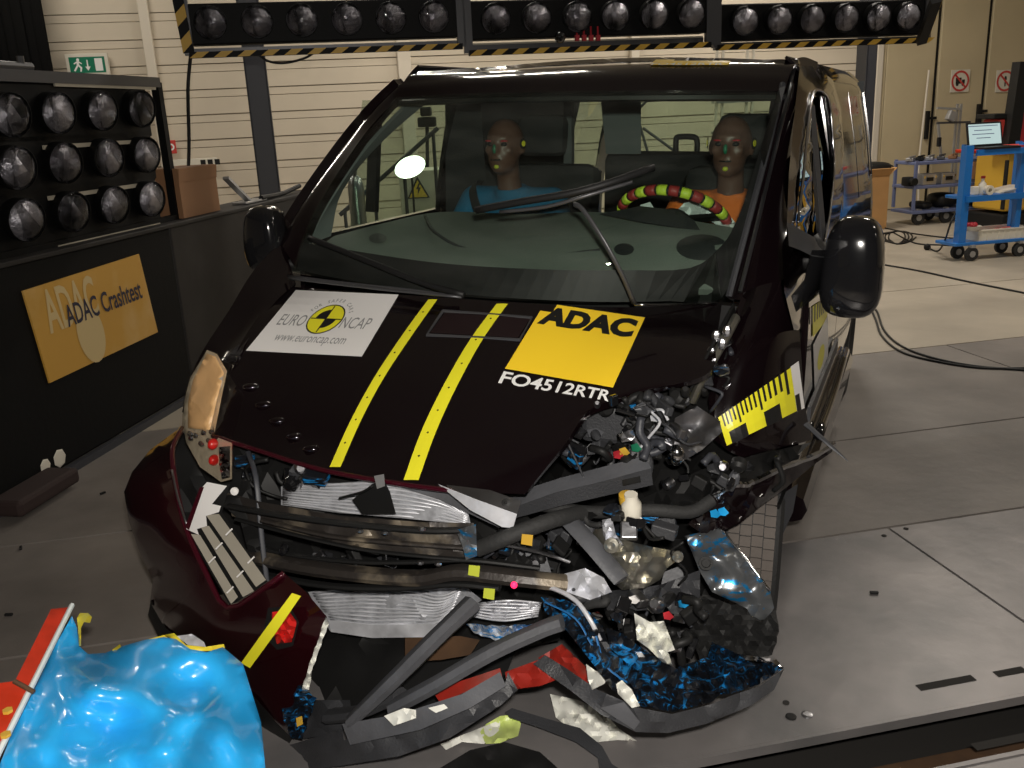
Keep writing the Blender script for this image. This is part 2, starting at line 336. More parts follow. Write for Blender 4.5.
K = dict(
 paint=mat('plum_black_paint', (.0045, .0022, .003), .14, .0, 1, .4),
 paint_red=mat('plum_paint_edge', (.05, .004, .010), .16, .2, 1, .5), bumper=mat('plum_bumper_paint', (.016, .0015, .003), .18, 0, 1, .5),
 blackgloss=mat('gloss_black_plastic', (.008, .008, .009), .12, 0, .8),
 black=mat('matt_black', (.010, .010, .010), .55, spec=.3),
 plastic=mat('grained_dark_plastic', (.035, .036, .040), .5, bump=.25, bs=180, var=.2),
 plastic2=mat('dusty_grey_plastic', (.075, .077, .085), .5, bump=.15, bs=90, var=.25, vs=8),
 rubber=mat('rubber', (.02, .02, .02), .75, bump=.3, bs=80),
 tread=mat('dusty_tyre_rubber', (.10, .085, .075), .8, bump=.3, bs=60, var=.3),
 chrome=mat('bright_steel', (.75, .75, .76), .12, 1),
 steel=mat('dull_steel', (.42, .42, .44), .32, 1, bump=.15, bs=30, var=.3),
 alu=mat('cast_aluminium', (.52, .50, .43), .30, .9, bump=.4, bs=25, var=.2),
 alus=mat('radiator_aluminium', (.70, .71, .75), .45, .45, var=.12, vs=30),
 fin=mat('radiator_fin', (.42, .43, .46), .5, .4, var=.3, vs=40),
 brown=mat('dirty_brown_beam', (.035, .03, .027), .45, .3, bump=.3, bs=40, col2=(.20, .165, .12), vs=7, thr=(.52, .66)),
 yellow=mat('yellow_tape', (.86, .80, .03), .35), yellow2=mat('yellow_sticker', (1.0, .68, .03), .35),
 white=mat('white_sticker', (.80, .78, .76), .3), ink=mat('black_print', (.012, .012, .012), .4), grey_ink=mat('grey_print', (.25, .25, .25), .5),
 whiteink=mat('white_print', (.85, .85, .83), .4), dash=mat('grey_dashboard', (.17, .19, .175), .75, bump=.2, bs=150, var=.1),
 trim=mat('grey_interior_trim', (.13, .14, .145), .7), seat=mat('black_seat_fabric', (.018, .018, .02), .85, bump=.2, bs=120),
 headliner=mat('grey_headliner', (.09, .09, .09), .9), airbag=mat('airbag_cloth', (.75, .82, .82), .8, bump=.3, bs=15),
 skin=mat('dummy_vinyl_skin', (.12, .062, .046), .45, bump=.05, bs=40), shirt_o=mat('orange_dummy_shirt', (.75, .17, .02), .85, bump=.3, bs=60),
 shirt_b=mat('blue_dummy_shirt', (.015, .13, .26), .85, bump=.3, bs=60), tape_y=mat('yellow_grip_tape', (.55, .72, .05), .5), tape_r=mat('red_grip_tape', (.32, .03, .03), .5),
 green=mat('green_mark', (.01, .16, .08), .5), redm=mat('red_mark', (.4, .02, .03), .5), limem=mat('lime_mark', (.5, .55, .05), .5),
 glass=mglass('tinted_glass', (.80, .86, .80), 0, 1.5, .05), wshield=mglass('dusty_windscreen', (.88, .93, .89), 0, 1.45, .028), darkglass=mglass('dark_tinted_glass', (.05, .055, .055), 0, 1.45),
 amber=mat('amber_lens', (1.0, .66, .34), .35, .0, .8, bump=.2, bs=50), lensclear=mglass('headlamp_cover', (.97, .95, .92), .02, 1.45),
 reflector=mat('lamp_reflector', (.95, .88, .72), .3, .5, bump=.5, bs=40), red=mat('red_paint', (.60, .035, .010), .65, 0, 0, spec=.2, bump=.1, bs=40, col2=(.48, .03, .008), vs=9), red_dark=mat('dirty_red_plastic', (.26, .015, .008), .5, bump=.1, bs=40, col2=(.10, .02, .01), vs=6, thr=(.5, .7)),
 redtr=mat('red_lamp', (.50, .015, .012), .2, 0, .8), blue=mat('blue_barrier_sheet', (.02, .36, .78), .28, 0, .5), blue_edge=mat('blue_paint_scrape', (.008, .10, .28), .5),
 bluetr=mat('blue_cart_steel', (.012, .16, .52), .35, 0, .3), bluegrey=mat('grey_blue_cart_steel', (.13, .16, .30), .45), cover=mat('yellow_torn_foil', (.65, .52, .03), .45),
 scuff=mscuff('blue_scuffed_plastic', (.008, .009, .012), (.012, .20, .50), .54), scuff2=mscuff('blue_scuffed_steel', (.20, .21, .22), (.02, .26, .58), .55, .3, (3, 3, 12), .7),
 scuffw=mscuff('torn_white_edge', (.45, .48, .52), (.02, .2, .5), .5, .4), 
 grille=mat('grille_slat', (.36, .33, .27), .4, .3, var=.1), fluff=mat('torn_white_plastic', (.72, .72, .66), .6, var=.1), lime=mat('lime_plastic', (.55, .65, .2), .4),
 wall=mat('cream_cladding', (.60, .53, .42), .5, var=.04, vs=2), walljoint=mat('cladding_joint', (.22, .17, .11), .7), walltrim=mat('cream_post', (.66, .60, .50), .5), gate=mat('beige_gate_panel', (.56, .47, .30), .55, var=.05, vs=1.5),
 darkpost=mat('dark_steel_post', (.035, .037, .045), .5), curtain=mat('black_curtain', (.005, .005, .005), .9, spec=.1), intake=mat('dark_intake', (.014, .007, .008), .4), barrier=mat('black_board', (.0035, .0035, .0035), .7, spec=.2, bump=.1, bs=30),
 barrier2=mat('dark_grey_board', (.022, .020, .019), .6, spec=.3, var=.2), ply=mat('brown_cardboard', (.30, .155, .075), .8), carton=mat('tan_cardboard', (.50, .28, .11), .8, var=.06),
 concrete=mat('grey_concrete', (.27, .245, .215), .55, bump=.25, bs=14, var=.22, vs=2.2), concrete2=mat('beige_concrete', (.36, .315, .25), .5, bump=.2, bs=14, var=.14, vs=1.6),
 concrete3=mat('dark_concrete', (.155, .138, .125), .5, bump=.25, bs=12, col2=(.23, .205, .185), vs=2.4, thr=(.35, .7)), plate=mat('worn_steel_plate', (.15, .145, .145), .42, .35, bump=.2, bs=10, col2=(.27, .25, .245), vs=2.5, thr=(.35, .7)),
 rust=mat('rusty_pit', (.07, .035, .015), .8, var=.4, vs=6), red_foot=mat('dark_red_foot', (.030, .016, .014), .8), dirt=mat('joint_dirt', (.02, .018, .016), .9),
 lampglass=mglass('lamp_front_glass', (.95, .95, .97), .03, 1.5), lampref=mat('spotlight_reflector', (.62, .60, .64), .28, .7, bump=1, bs=40), bank=mat('black_lamp_bank', (.003, .003, .003), .6, spec=.2),
 bankgrey=mat('grey_aluminium_rail', (.09, .09, .095), .4, .5), palebar=mat('pale_reflective_strip', (.42, .38, .30), .4), exitgreen=mat('exit_green', (.0, .17, .09), .5), 
 signred=mat('sign_red', (.55, .05, .04), .5), signwhite=mat('sign_white', (.70, .66, .56), .5), poster=mat('orange_banner', (.62, .34, .06), .5, col2=(.72, .50, .22), vs=2.2, thr=(.5, .75)), posterwhite=mat('banner_pale', (.66, .50, .24), .5),
 banner_ink=mat('banner_blue_ink', (.02, .02, .05), .5), hazy=mat('hazard_yellow', (.60, .36, .04), .5), screen=mat('laptop_screen', (.02, .02, .02), .3, emit=(.62, .80, .78), es=.75),
 silver=mat('silver_case', (.42, .42, .42), .4, .6), tray=mat('cream_plastic_tray', (.70, .66, .56), .5), ceil=mat('ceiling_sheet', (.30, .29, .27), .7), tubelit=mat('lit_tube', (1, 1, 1), .5, emit=(1, .88, .7), es=9), worklit=mat('lit_floodlight', (1, 1, 1), .5, emit=(1, .97, .9), es=6),
)
# ================================================================== THE SETTING
def hbox(b, u0, u1, v0, v1, z0, z1, bev=0): return b.box(((u0 + u1) / 2, (v0 + v1) / 2, (z0 + z1) / 2), (u1 - u0, v1 - v0, z1 - z0), bev=bev)
WV = 13.1
floor = B(); hbox(floor, -9, 13, -7, WV + .3, -.34, -.30)
floor = floor.mk('floor', K['dirt'], S=RM, kind='structure')
rows = [(1.02, 1.76, 'plate', [-5, -2.1, -.4, 1.28, 3.0, 6]), (1.99, 3.08, 'plate', [-6, -2.6, -.6, 2.19, 4.6, 9]),
        (3.095, 4.06, 'concrete', [-6, -1.9, 1.1, 5.4, 10]), (4.075, 5.55, 'concrete3', [-6, -3.1, .9, 4.3, 9]),
        (5.565, 7.4, 'concrete2', [-7, -3.5, -.5, 3.1, 7, 12]), (7.415, 10.2, 'concrete2', [-7, -3, 1, 5, 9, 13]), (10.215, WV, 'concrete2', [-7, -3, 1, 5, 9, 13]), (-6.9, .85, 'concrete', [-6, -3, 0, 3, 6, 10])]
for (a, b_, m, us) in rows:
    for u0, u1 in zip(us, us[1:]):
        mm = 'concrete3' if m == 'plate' and u0 < -1 else m
        if m == 'concrete' and u0 > -2: mm = 'concrete3'
        x = B(); hbox(x, u0 + .006, u1 - .006, a, b_, -.02 if m == 'plate' else -.3, 0); x.mk('steel_plate' if mm == 'plate' else 'floor_slab', K[mm], floor, S=RM)
x = B(); hbox(x, -6, 9, 1.78, 1.97, -.2, -.14); x.mk('pit_bottom', K['rust'], floor, S=RM)
for u0, u1, v0, v1 in ((-6, 2.6, 1.76, 1.775), (-6, 9, 1.972, 1.985)):
    x = B(); hbox(x, u0, u1, v0, v1, -.025, .004); x.mk('rail_edge', K['plate'], floor, S=RM)
for px, py, L in ((946, 683, .19), (1001, 742, .17), (1010, 672, .1)):       # key slots in the steel plates
    q = U(px, py, z=0); x = B(); hbox(x, q.x - L / 2, q.x + L / 2, q.y - .014, q.y + .014, .0005, .002); x.mk('slot', K['dirt'], floor, S=RM)
for px, py, r, m in ((791, 717, .016, 'black'), (807, 715, .016, 'steel'), (786, 703, .010, 'dirt'), (884, 536, .010, 'dirt'), (906, 529, .010, 'dirt')):
    q = U(px, py, z=0); x = B(); x.lathe([(r, .0), (r, .003), (r * .7, .004), (0, .004)], q, n=14); x.mk('bolt_hole' if m == 'dirt' else 'bolt', K[m], floor, S=RM)
def wall(name, u0, u1, v0, v1, z0, z1, m='wall'):
    x = B(); hbox(x, u0, u1, v0, v1, z0, z1); return x.mk(name, K[m], S=RM, kind='structure')
gu = U(874, 170, y=WV).x
wb = wall('wall_back', -9, 13, WV + .05, WV + .2, -.3, 5.2, 'walljoint')
uA, uB, uC = U(151, 60, y=WV).x, U(406, 90, y=WV).x, U(634, 60, y=WV).x
sect = [(-9, uA - .06), (uA + .06, uB - .09), (uB + .09, uC - .06), (uC + .06, gu - .1)]
for (a, b_) in sect:
    k = 0; z = 0.02
    while z < 5.1:                                    # cladding boards: a broad one, then a narrow one
        h = .215 if k % 2 == 0 else .10
        x = B(); x.box(((a + b_) / 2, WV + .03 + (.0 if k % 2 == 0 else .012), z + h / 2), (b_ - a, .05, h - .008), bev=.003); x.mk('cladding_board', K['wall'], wb, S=RM)
        z += h; k += 1
for n_, uu, ww in ((1, uA, .12), (2, uB, .18), (3, uC, .12), (4, gu - .05, .1)):
    x = B(); hbox(x, uu - ww / 2, uu + ww / 2, WV - .07, WV + .06, 0, 5.2, .01); x.mk('trim_%d' % n_, K['walltrim'], S=RM, kind='structure')
dr = thing('door_1', '', '', M=RM); del dr['label'], dr['category']; dr['kind'] = 'structure'
gs = [gu, U(878, 150, y=WV).x, U(934, 90, y=WV).x, U(986, 60, y=WV).x, U(1040, 60, y=WV).x, 11.5]
gs = [gu + .03] + gs[1:]
for a, b_ in zip(gs, gs[1:]):
    x = B(); x.box(((a + b_) / 2, WV, 2.56), (b_ - a - .07, .06, 5.1), bev=.012); x.mk('gate_panel', K['gate'], dr, S=RM)
for a in gs[1:4]:
    x = B(); hbox(x, a - .03, a + .03, WV + .01, WV + .05, 0, 5.1); x.mk('rubber_seal', K['black'], dr, S=RM)
for px, py in ((927, 125), (978, 118)):
    q = U(px, py, y=WV - .06); x = B(); x.box(q, (.05, .05, .42)); x.box(q + Vector((.08, 0, .1)), (.14, .03, .04)); x.mk('bolt_handle', K['black'], dr, S=RM)
wall('wall_left', -9.2, -9, -7, WV, -.3, 5.2); wall('wall_right', 13, 13.2, -7, WV, -.3, 5.2); wall('wall_front', -9, 13, -7.2, -7, -.3, 5.2, 'darkpost')
ceil = wall('ceiling', -9, 13, -7, WV, 5.2, 5.3, 'ceil')
for (u, v, p) in TUBES:
    x = B(); x.box((u, v, 5.03), (1.6, .2, .06)); fx = x.mk('light_fitting', K['signwhite'], ceil, S=RM)
    for e in (-.7, .7): x = B(); x.box((u + e, v, 5.13), (.03, .03, .16)); x.mk('bracket', K['darkpost'], fx, S=RM)
    x = B(); x.tube([(u - .75, v, 4.975), (u + .75, v, 4.975)], .02, 8); x.mk('tube', K['tubelit'], fx, S=RM)
# dark steel post at the back left and the one behind the van
def post(px0, py, px1, v, label):
    a, b_ = U(px0, py, y=v).x, U(px1, py, y=v).x; x = B(); w = b_ - a; c = (a + b_) / 2
    for s in (-1, 1): hbox(x, c - w / 2, c + w / 2, v + s * .09 - .01, v + s * .09 + .01, 0, 5.1)
    hbox(x, c - .012, c + .012, v - .09, v + .09, 0, 5.1)
    for s in (-1, 1): hbox(x, c + s * w * .48 - .01, c + s * w * .48 + .01, v - .1, v + .1, 0, 5.1)
    o = x.mk('steel_post', K['darkpost'], S=RM, tag=(label, 'post')); return o
post(244, 60, 265, 11.8, 'dark steel post against the cream wall left of the van')
post(862, 60, 871, 9.6, 'dark steel post behind the tail of the van')
# ================================================================== WALL FITTINGS
def board(name, px, py, w, h, v, mat_, label, cat, d=.03):
    q = U(px, py, y=v); t = thing(name, label, cat, M=RM @ Matrix.Translation(q)); x = B(); x.box(q, (w, d, h), bev=.005); x.mk('plate', K[mat_], t, S=RM); return t, q
def flat(t, name, geo, q, m, y=-.017):           # geometry in metres around q, u right, v up
    return mk(name, [(q.x + a, q.y + y, q.z + b_) for a, b_ in geo[0]], geo[1], K[m], t, S=RM)
t, q = board('exit_sign', 88, 65, .50, .27, WV - .07, 'signwhite', 'green emergency exit sign with running figure and arrow on the cream wall', 'sign', .06)
flat(t, 'green_field', gquad(-.21, -.095, .21, .095, 1), q, 'exitgreen', -.032)
man = join(gpie(-.105, .062, .018, .018), gquad(-.125, -.01, -.095, .045, 1), ([(-.125, .0), (-.10, .0), (-.15, -.075), (-.17, -.065)], [(0, 1, 2, 3)]), ([(-.12, 0), (-.095, 0), (-.065, -.03), (-.08, -.08), (-.095, -.08), (-.09, -.035)], [(0, 1, 2, 5), (2, 3, 4, 5)]), ([(-.095, .045), (-.06, .02), (-.065, .008), (-.1, .03)], [(0, 1, 2, 3)]), ([(-.125, .045), (-.16, .02), (-.155, .008), (-.12, .03)], [(0, 1, 2, 3)]))
flat(t, 'running_figure', man, q, 'whiteink', -.034)
flat(t, 'arrow', join(gquad(-.005, -.02, .010, .06, 1), ([(-.03, -.02), (.035, -.02), (.0025, -.07)], [(0, 1, 2)])), q, 'whiteink', -.034)
flat(t, 'door_symbol', gquad(.09, -.075, .18, .075, 1), q, 'whiteink', -.034)
for px, lab, k in ((960, 'round red prohibition sign with a black truck symbol on the beige gate', 0), (1005, 'round red prohibition sign with a flame symbol on the beige gate', 1)):
    t, q = board('prohibition_sign', px, 81, .33, .33, WV - .045, 'signwhite', lab, 'sign', .01)
    flat(t, 'red_ring', join(gpie(0, 0, .155, .155, hole=.8), ([(-.11, .09), (-.09, .11), (.11, -.09), (.09, -.11)], [(0, 1, 2, 3)])), q, 'signred', -.009)
    g = join(gquad(-.08, -.04, .02, .05, 1), gquad(.03, -.04, .08, .02, 1), gpie(-.05, -.05, .025, .025), gpie(.05, -.05, .025, .025)) if k == 0 else join(gquad(-.012, -.08, .012, .01, 1), gpie(0, .035, .022, .04))
    flat(t, 'symbol', g, q, 'ink', -.007)
t, q = board('fire_alarm_sign', 171, 147, .13, .17, WV - .05, 'signred', 'small red square sign with a white ring on the cream wall', 'sign', .02)
flat(t, 'white_ring', gpie(0, 0, .045, .045, hole=.55), q, 'whiteink', -.012)
t, q = board('socket_strip', 193, 163, .62, .11, WV - .06, 'signwhite', 'long white wall box with dark power sockets above the cardboard box', 'socket', .07)
for k in range(3): flat(t, 'socket', gquad(.10 + .09 * k, -.035, .165 + .09 * k, .035, 1), q, 'black', -.037)
x = B(); cu = U(50, 40, y=12.7).x
for k in range(26): x.box((cu - .07 - k * .11, 12.62 + .035 * math.sin(k * 2.1), 3.35), (.13, .07 + .03 * (k % 2), 3.4), bev=.03)
x.mk('curtain', K['curtain'], S=RM, tag=('black folded curtain hanging in the upper left corner', 'curtain'), smooth=True)
# ================================================================== LEFT: barrier wall, banner, lamp rack
BM = Matrix.Translation((-2.38, 4.61, 0)) @ Matrix.Rotation(-math.radians(10.4), 4, 'Z')
BF = Frame(BM); S_ = BF.at
t = thing('barrier_wall', 'long low black barrier wall running along the left of the van', 'barrier', M=BM)
y1 = S_(180, 300, x=0).y; zt = 1.13
for a, b_, m, n_ in ((-2.3, -.55, 'barrier', 'black_panel'), (-.54, y1, 'barrier', 'black_panel'), (y1 + .01, 3.9, 'barrier2', 'grey_panel')):
    x = B(); x.box((-.15, (a + b_) / 2, zt / 2 + .02), (.30, b_ - a, zt - .04), bev=.01); x.mk(n_, K[m], t, S=BM)
x = B(); x.box((-.15, .8, zt + .01), (.34, 6.2, .025), bev=.005); x.mk('top_plate', K['barrier2'], t, S=BM)
b0 = S_(0, 510, z=0); x = B(); x.box((.10, b0.y + .1, .06), (.18, .45, .08), bev=.02); x.mk('foot_block', K['red_foot'], t, S=BM)
x = B(); x.bar((.02, -2.2, .02), (.02, 3.8, .02), .03, .04); x.mk('bottom_rail', K['darkpost'], t, S=BM)
for qy, r_ in ((S_(60, 462, x=.0).y, .05), (S_(45, 466, x=.0).y, .04)):
    x = B(); x.lathe([(r_, 0), (r_ * .8, .004), (0, .006)], (.003, qy, .10), aim((1, 0, 0)), 7); x.mk('worn_patch', K['signwhite'], t, S=BM)
t = thing('banner', 'orange printed banner with dark lettering on the black barrier wall', 'banner', M=BM)
bx = .012; c = [S_(23, 291, x=bx), S_(139, 254, x=bx), S_(158, 332, x=bx), S_(50, 383, x=bx)]
n_ = 4; mk('sheet', [c_ for c_ in c] + [c_ - Vector((.01, 0, 0)) for c_ in c], [(0, 1, 2, 3), (7, 6, 5, 4), (0, 4, 5, 1), (1, 5, 6, 2), (2, 6, 7, 3), (3, 7, 4, 0)], K['poster'], t, S=BM)
def onquad(geo, c, lift):  # u right, v down over quad c
    out = []
    for u, v in geo[0]: out.append(c[0] * (1 - u) * (1 - v) + c[1] * u * (1 - v) + c[2] * u * v + c[3] * (1 - u) * v + lift)
    return out
mk('ghost_lettering', onquad(fit(text_geo('ADAC', 1, .02), .10, .52, .52, .05), c, Vector((.002, 0, 0))), fit(text_geo('ADAC', 1, .02), 0, 1, 1, 0)[1], K['posterwhite'], t, S=BM)
mk('pale_shape', onquad(gpie(.40, .68, .11, .34), c, Vector((.0022, 0, 0))), gpie(0, 0, 1, 1)[1], K['posterwhite'], t, S=BM)
gt = fit(text_geo('ADAC Crashtest', 1, .015), .24, .52, .93, .28)
mk('lettering', onquad(gt, c, Vector((.004, 0, 0))), gt[1], K['banner_ink'], t, S=BM)
# --- lamp rack
def spot(parent, fr, c, nrm, r, name='spotlight'):
    """a round sealed lamp: rim, dimpled bowl and glass"""
    R = aim(nrm); x = B(); x.lathe([(r * .98, -.07), (r * 1.03, -.02), (r * 1.03, .005), (r, .006), (r, -.0)], c, R, 20)
    o = x.mk(name, K['bank'], parent, S=fr.M, smooth=True)
    x = B(); x.lathe([(r * .995, 0), (r * .93, -.016), (r * .75, -.036), (r * .45, -.050), (r * .2, -.055), (.0, -.055)], c, R, 20)
    x.mk('reflector', K['lampref'], o, S=fr.M, smooth='all')
    x = B(); x.lathe([(r * .99, .0), (r * .8, .008), (r * .45, .014), (0, .016)], c, R, 20); x.mk('front_glass', K['lampglass'], o, S=fr.M, smooth='all')
    x = B(); x.box(Vector(c) + R @ Vector((0, 0, -.035)), (.03, .03, .035), R, .01); x.mk('bulb', K['chrome'], o, S=fr.M)
    return o
rx = -.10
rack = thing('lamp_rack', 'black rack of twelve round spotlights standing on the barrier wall', 'lamp rack', M=BM @ Matrix.Translation((rx, 0, zt)))
L3 = [[(12, 115), (59, 113), (103, 111), (142, 109)], [(18, 168), (66, 163), (109, 158), (147, 155)], [(27, 220), (74, 212), (115, 205), (152, 199)]]
for ri, row in enumerate(L3):
    P = [S_(px, py, x=rx + .085) for px, py in row]; zc = sum(p.z for p in P) / 4
    dy = (P[3].y - P[0].y) / 3; ya, yb = P[0].y - dy * 1.6, P[3].y + dy * .52
    x = B(); x.box((rx - .05, (ya + yb) / 2, zc), (.12, yb - ya, .30), bev=.01); x.mk('lamp_bank', K['bank'], rack, S=BM)
    for p in [P[0] - Vector((0, dy, 0))] + P: spot(rack, BF, Vector((rx + .085, p.y, p.z)), (1, -.25, -.12), .107)
    x = B(); x.bar((rx + .02, ya + .9, zc - .175), (rx + .02, yb - .05, zc - .175), .012, .022); x.mk('pale_strip', K['palebar'], rack, S=BM)
ztop = S_(80, 79, x=rx).z; yE = S_(166, 150, x=rx).y
for nm, a, b_, w in (('top_rail', (rx, S_(-60, 80, x=rx).y, ztop), (rx, yE, ztop), .06), ('end_post', (rx, yE, zt), (rx, yE, ztop), .05), ('lower_rail', (rx, -.9, zt + .03), (rx, yE, zt + .03), .05)):
    x = B(); x.bar(a, b_, w, w, up=(1, 0, 0)); x.mk(nm, K['bankgrey'] if nm == 'top_rail' else K['bank'], rack, S=BM)
x = B(); zz = S_(90, 86, x=rx).z; x.bar((rx + .02, S_(52, 90, x=rx).y, zz), (rx + .02, S_(152, 86, x=rx).y, zz), .01, .02); x.mk('pale_strip', K['palebar'], rack, S=BM)
x = B(); q = S_(15, 66, x=rx); x.tube([(rx, q.y - .9, q.z), (rx, q.y + .12, q.z)], .022); x.tube([(rx, q.y + .05, ztop), (rx, q.y + .05, q.z + .05)], .018)
x.mk('clamp_tube', K['bankgrey'], rack, S=BM)
# things on the barrier
q = S_(182, 226, x=-.2); t = thing('cardboard_box', 'tall brown cardboard box standing behind the lamp rack on the barrier', 'box', M=BM @ Matrix.Translation((-.2, q.y, zt)))
a = S_(170, 226, x=-.15); b_ = S_(207, 216, x=-.15); zb = S_(185, 166, x=-.15).z; yc = (a.y + b_.y) / 2
x = B(); x.box((-.17, yc, (zt + .025 + zb) / 2), (.26, b_.y - a.y, zb - zt - .03)); x.mk('carton', K['ply'], t, S=BM)
x = B(); x.box((-.035, yc, zb - .05), (.006, b_.y - a.y + .01, .09), Matrix.Rotation(.12, 3, 'Y')); x.mk('flap', K['ply'], t, S=BM)
q = S_(250, 203, x=-.1); t = thing('open_clamp', 'small folded metal holder lying open on the barrier beside the van mirror', 'holder', M=BM @ Matrix.Translation((-.1, q.y, zt + .03)))
x = B(); x.box((-.1, q.y, zt + .035), (.12, .38, .015), bev=.004); x.mk('base', K['silver'], t, S=BM)
x = B(); x.bar((-.1, q.y - .02, zt + .04), (-.1, q.y - .35, zt + .24), .05, .02); x.mk('arm', K['silver'], t, S=BM)
x = B(); x.tube(path([(-.05, q.y + .1, zt + .05), (-.08, q.y + .55, zt + .04), (-.05, q.y + .9, zt + .08)]), .02); x.mk('cord', K['black'], t, S=BM)
# ================================================================== OVERHEAD LAMP GANTRY
GV = 6.83; H_ = HALL.at
def hazard(parent, a, b_, w=.038, n=None):
    a, b_ = Vector(a), Vector(b_); L = (b_ - a).length; n = n or max(3, int(L / .075)); d = (b_ - a) / n; up = Vector((0, 0, 1)) if abs(d.normalized().z) < .45 else Vector((1, 0, 0))
    up = (up - d.normalized() * up.dot(d.normalized())).normalized() * w / 2
    x = B(); x.bar(a, b_, .05, w, up=up); x.mk('frame_bar', K['bank'], parent, S=RM)
    v = []; f = []
    for k in range(0, n, 2):
        p = a + d * k; o = Vector((0, -.027, 0)); i = len(v); s = d * .7
        v += [p - up + o, p + d - up + o, p + d + s + up + o, p + s + up + o]; f.append((i, i + 1, i + 2, i + 3))
    return mk('hazard_stripes', v, f, K['hazy'], parent, S=RM)
SEG = [([(210, 22), (257, 21), (302, 20), (347, 19), (391, 19), (434, 18)], 188, 458, 'left'), ([(496, 16), (537, 16), (578, 16), (616, 16), (655, 16), (692, 17)], 470, 708, 'middle'), ([(746, 18), (780, 18), (813, 19), (847, 19), (879, 19), (909, 19)], 720, 926, 'right')]
for L, xa, xb, nm in SEG:
    P = [H_(px, py, y=GV - .06) for px, py in L]; zc = sum(p.z for p in P) / 6; ua, ub = H_(xa, 20, y=GV).x, H_(xb, 20, y=GV).x
    t = thing('lamp_gantry', 'overhead bank of six round spotlights in a black frame, %s section above the van' % nm, 'lamp gantry', M=RM @ Matrix.Translation(((ua + ub) / 2, GV, zc)))
    x = B(); x.box(((ua + ub) / 2, GV + .08, zc), (ub - ua, .14, .26), bev=.01); x.mk('lamp_bank', K['bank'], t, S=RM)
    for p in P: spot(t, HALL, Vector((p.x, GV - .060, zc)), (0, -1, -.15), .104)
    zs = H_((xa + xb) / 2, {'left': 51, 'middle': 49, 'right': 44}[nm], y=GV).z
    hazard(t, (ua - .02, GV, zs), (ub + .02, GV, zs))
    for uu in (ua - .02, ub + .02):
        x = B(); x.bar((uu, GV + .02, zs), (uu, GV + .02, 5.15), .05, .06, up=(1, 0, 0)); x.mk('hanger', K['bankgrey'], t, S=RM)
    zz = (zs + zc - .13) / 2; x = B(); x.bar((ua, GV + .10, zz - .01), (ub, GV + .10, zz - .01), .04, .05); x.mk('grey_rail', K['bankgrey'], t, S=RM)
    x = B(); x.bar((ua, GV + .1, zc - .155), (ub, GV + .1, zc - .155), .02, .018); x.mk('pale_strip', K['palebar'], t, S=RM)
    if nm == 'left':
        hazard(t, H_(189, 53, y=GV), H_(170, -40, y=GV), .07)
    if nm == 'right':
        hazard(t, H_(921, 42, y=GV - .1), H_(936, 0, y=GV - .5), .07)
    if nm == 'middle':
        q = H_(560, 37, y=GV - .05); x = B(); x.ball(q, .042); x.mk('camera_ball', K['blackgloss'], t, S=RM, smooth=True)
        for k in range(4): q = H_(577 + 7 * k, 38, y=GV - .02); x = B(); x.box(q, (.03, .03, .04)); x.bar(q, q + Vector((0, 0, .08)), .01, .01); x.mk('plug', K['redm'], t, S=RM)
def cable(name, pts, r, m, label, S=RM, n=6, parent=None):
    x = B(); x.tube(path(pts, n), r, 6)
    if parent: return x.mk(name, K[m], parent, S=S, smooth='all')
    return x.mk(name, K[m], S=S, smooth='all', tag=(label, 'cable'))
cable('hanging_cable', [H_(191, 52, y=GV + .05), H_(188, 90, y=GV + .03), H_(189, 150, y=GV + .08), H_(186, 215, y=GV + .05), H_(186, 235, y=GV + .1)], .012, 'black', 'black cable hanging from the left end of the lamp gantry')
cable('slack_cable', [H_(254, 51, y=GV + .02), H_(268, 61, y=GV + .02), H_(285, 63, y=GV + .02), H_(305, 58, y=GV + .02), H_(318, 50, y=GV + .02)], .008, 'black', 'thin slack cable under the left gantry section')
# ================================================================== BEHIND THE VAN, SEEN THROUGH ITS WINDOWS
def tripod(px, pyt, pyb, Y, label, lamp=None):
    base = G(px, pyb, y=Y); top = G(px, pyt, y=Y); b0 = Vector((base.x, base.y, 0)); t = thing('tripod', label, 'tripod', b0)
    x = B(); x.tube([b0 + Vector((0, 0, .35)), top], .022); x.mk('column', K['black'], t)
    for k in range(3):
        a = k * 2.094 + .4; x = B(); x.tube([b0 + Vector((0, 0, top.z * .72)), b0 + Vector((.5 * math.cos(a), .5 * math.sin(a), .012))], .016); x.mk('leg', K['black'], t)
    x = B(); x.box(top, (.22, .14, .12), bev=.02); x.mk('head', K['black'], t)
    x = B(); x.box(top + Vector((.0, -.05, .12)), (.13, .2, .11), bev=.02); x.mk('camera', K['black'], t)
    return t
tripod(427, 122, 214, 11.5, 'black camera tripod seen through the passenger side of the windscreen')
q = G(410, 167, y=8.9); t = thing('floodlight', 'bright oval floodlight on a thin stand seen through the passenger window', 'floodlight', (q.x, q.y, 0))
R = aim((q * -1 + Vector((0, 0, 1.2)))); x = B(); x.lathe([(.02, -.10), (.08, -.08), (.11, 0), (.115, .01)], q, R @ Matrix.Rotation(.35, 3, 'Z') @ Matrix.Diagonal((1.35, .85, 1)), 20); x.mk('housing', K['bankgrey'], t, smooth=True)
x = B(); x.lathe([(.112, .012), (.06, .03), (0, .034)], q, R @ Matrix.Rotation(.35, 3, 'Z') @ Matrix.Diagonal((1.35, .85, 1)), 20); x.mk('lit_face', K['worklit'], t, smooth='all')
x = B(); x.tube([(q.x, q.y + .1, 0), (q.x, q.y + .1, q.z)], .010); x.lathe([(.2, 0), (.2, .02), (.02, .03)], (q.x, q.y + .1, 0)); x.mk('stand', K['black'], t)
q = G(418, 188, y=9.9); t = thing('warning_sign', 'yellow high voltage warning triangle seen through the passenger window', 'sign', M=Matrix.Translation(q))
s = .12; tri = [(-s, -s * .9), (s, -s * .9), (0, s)]
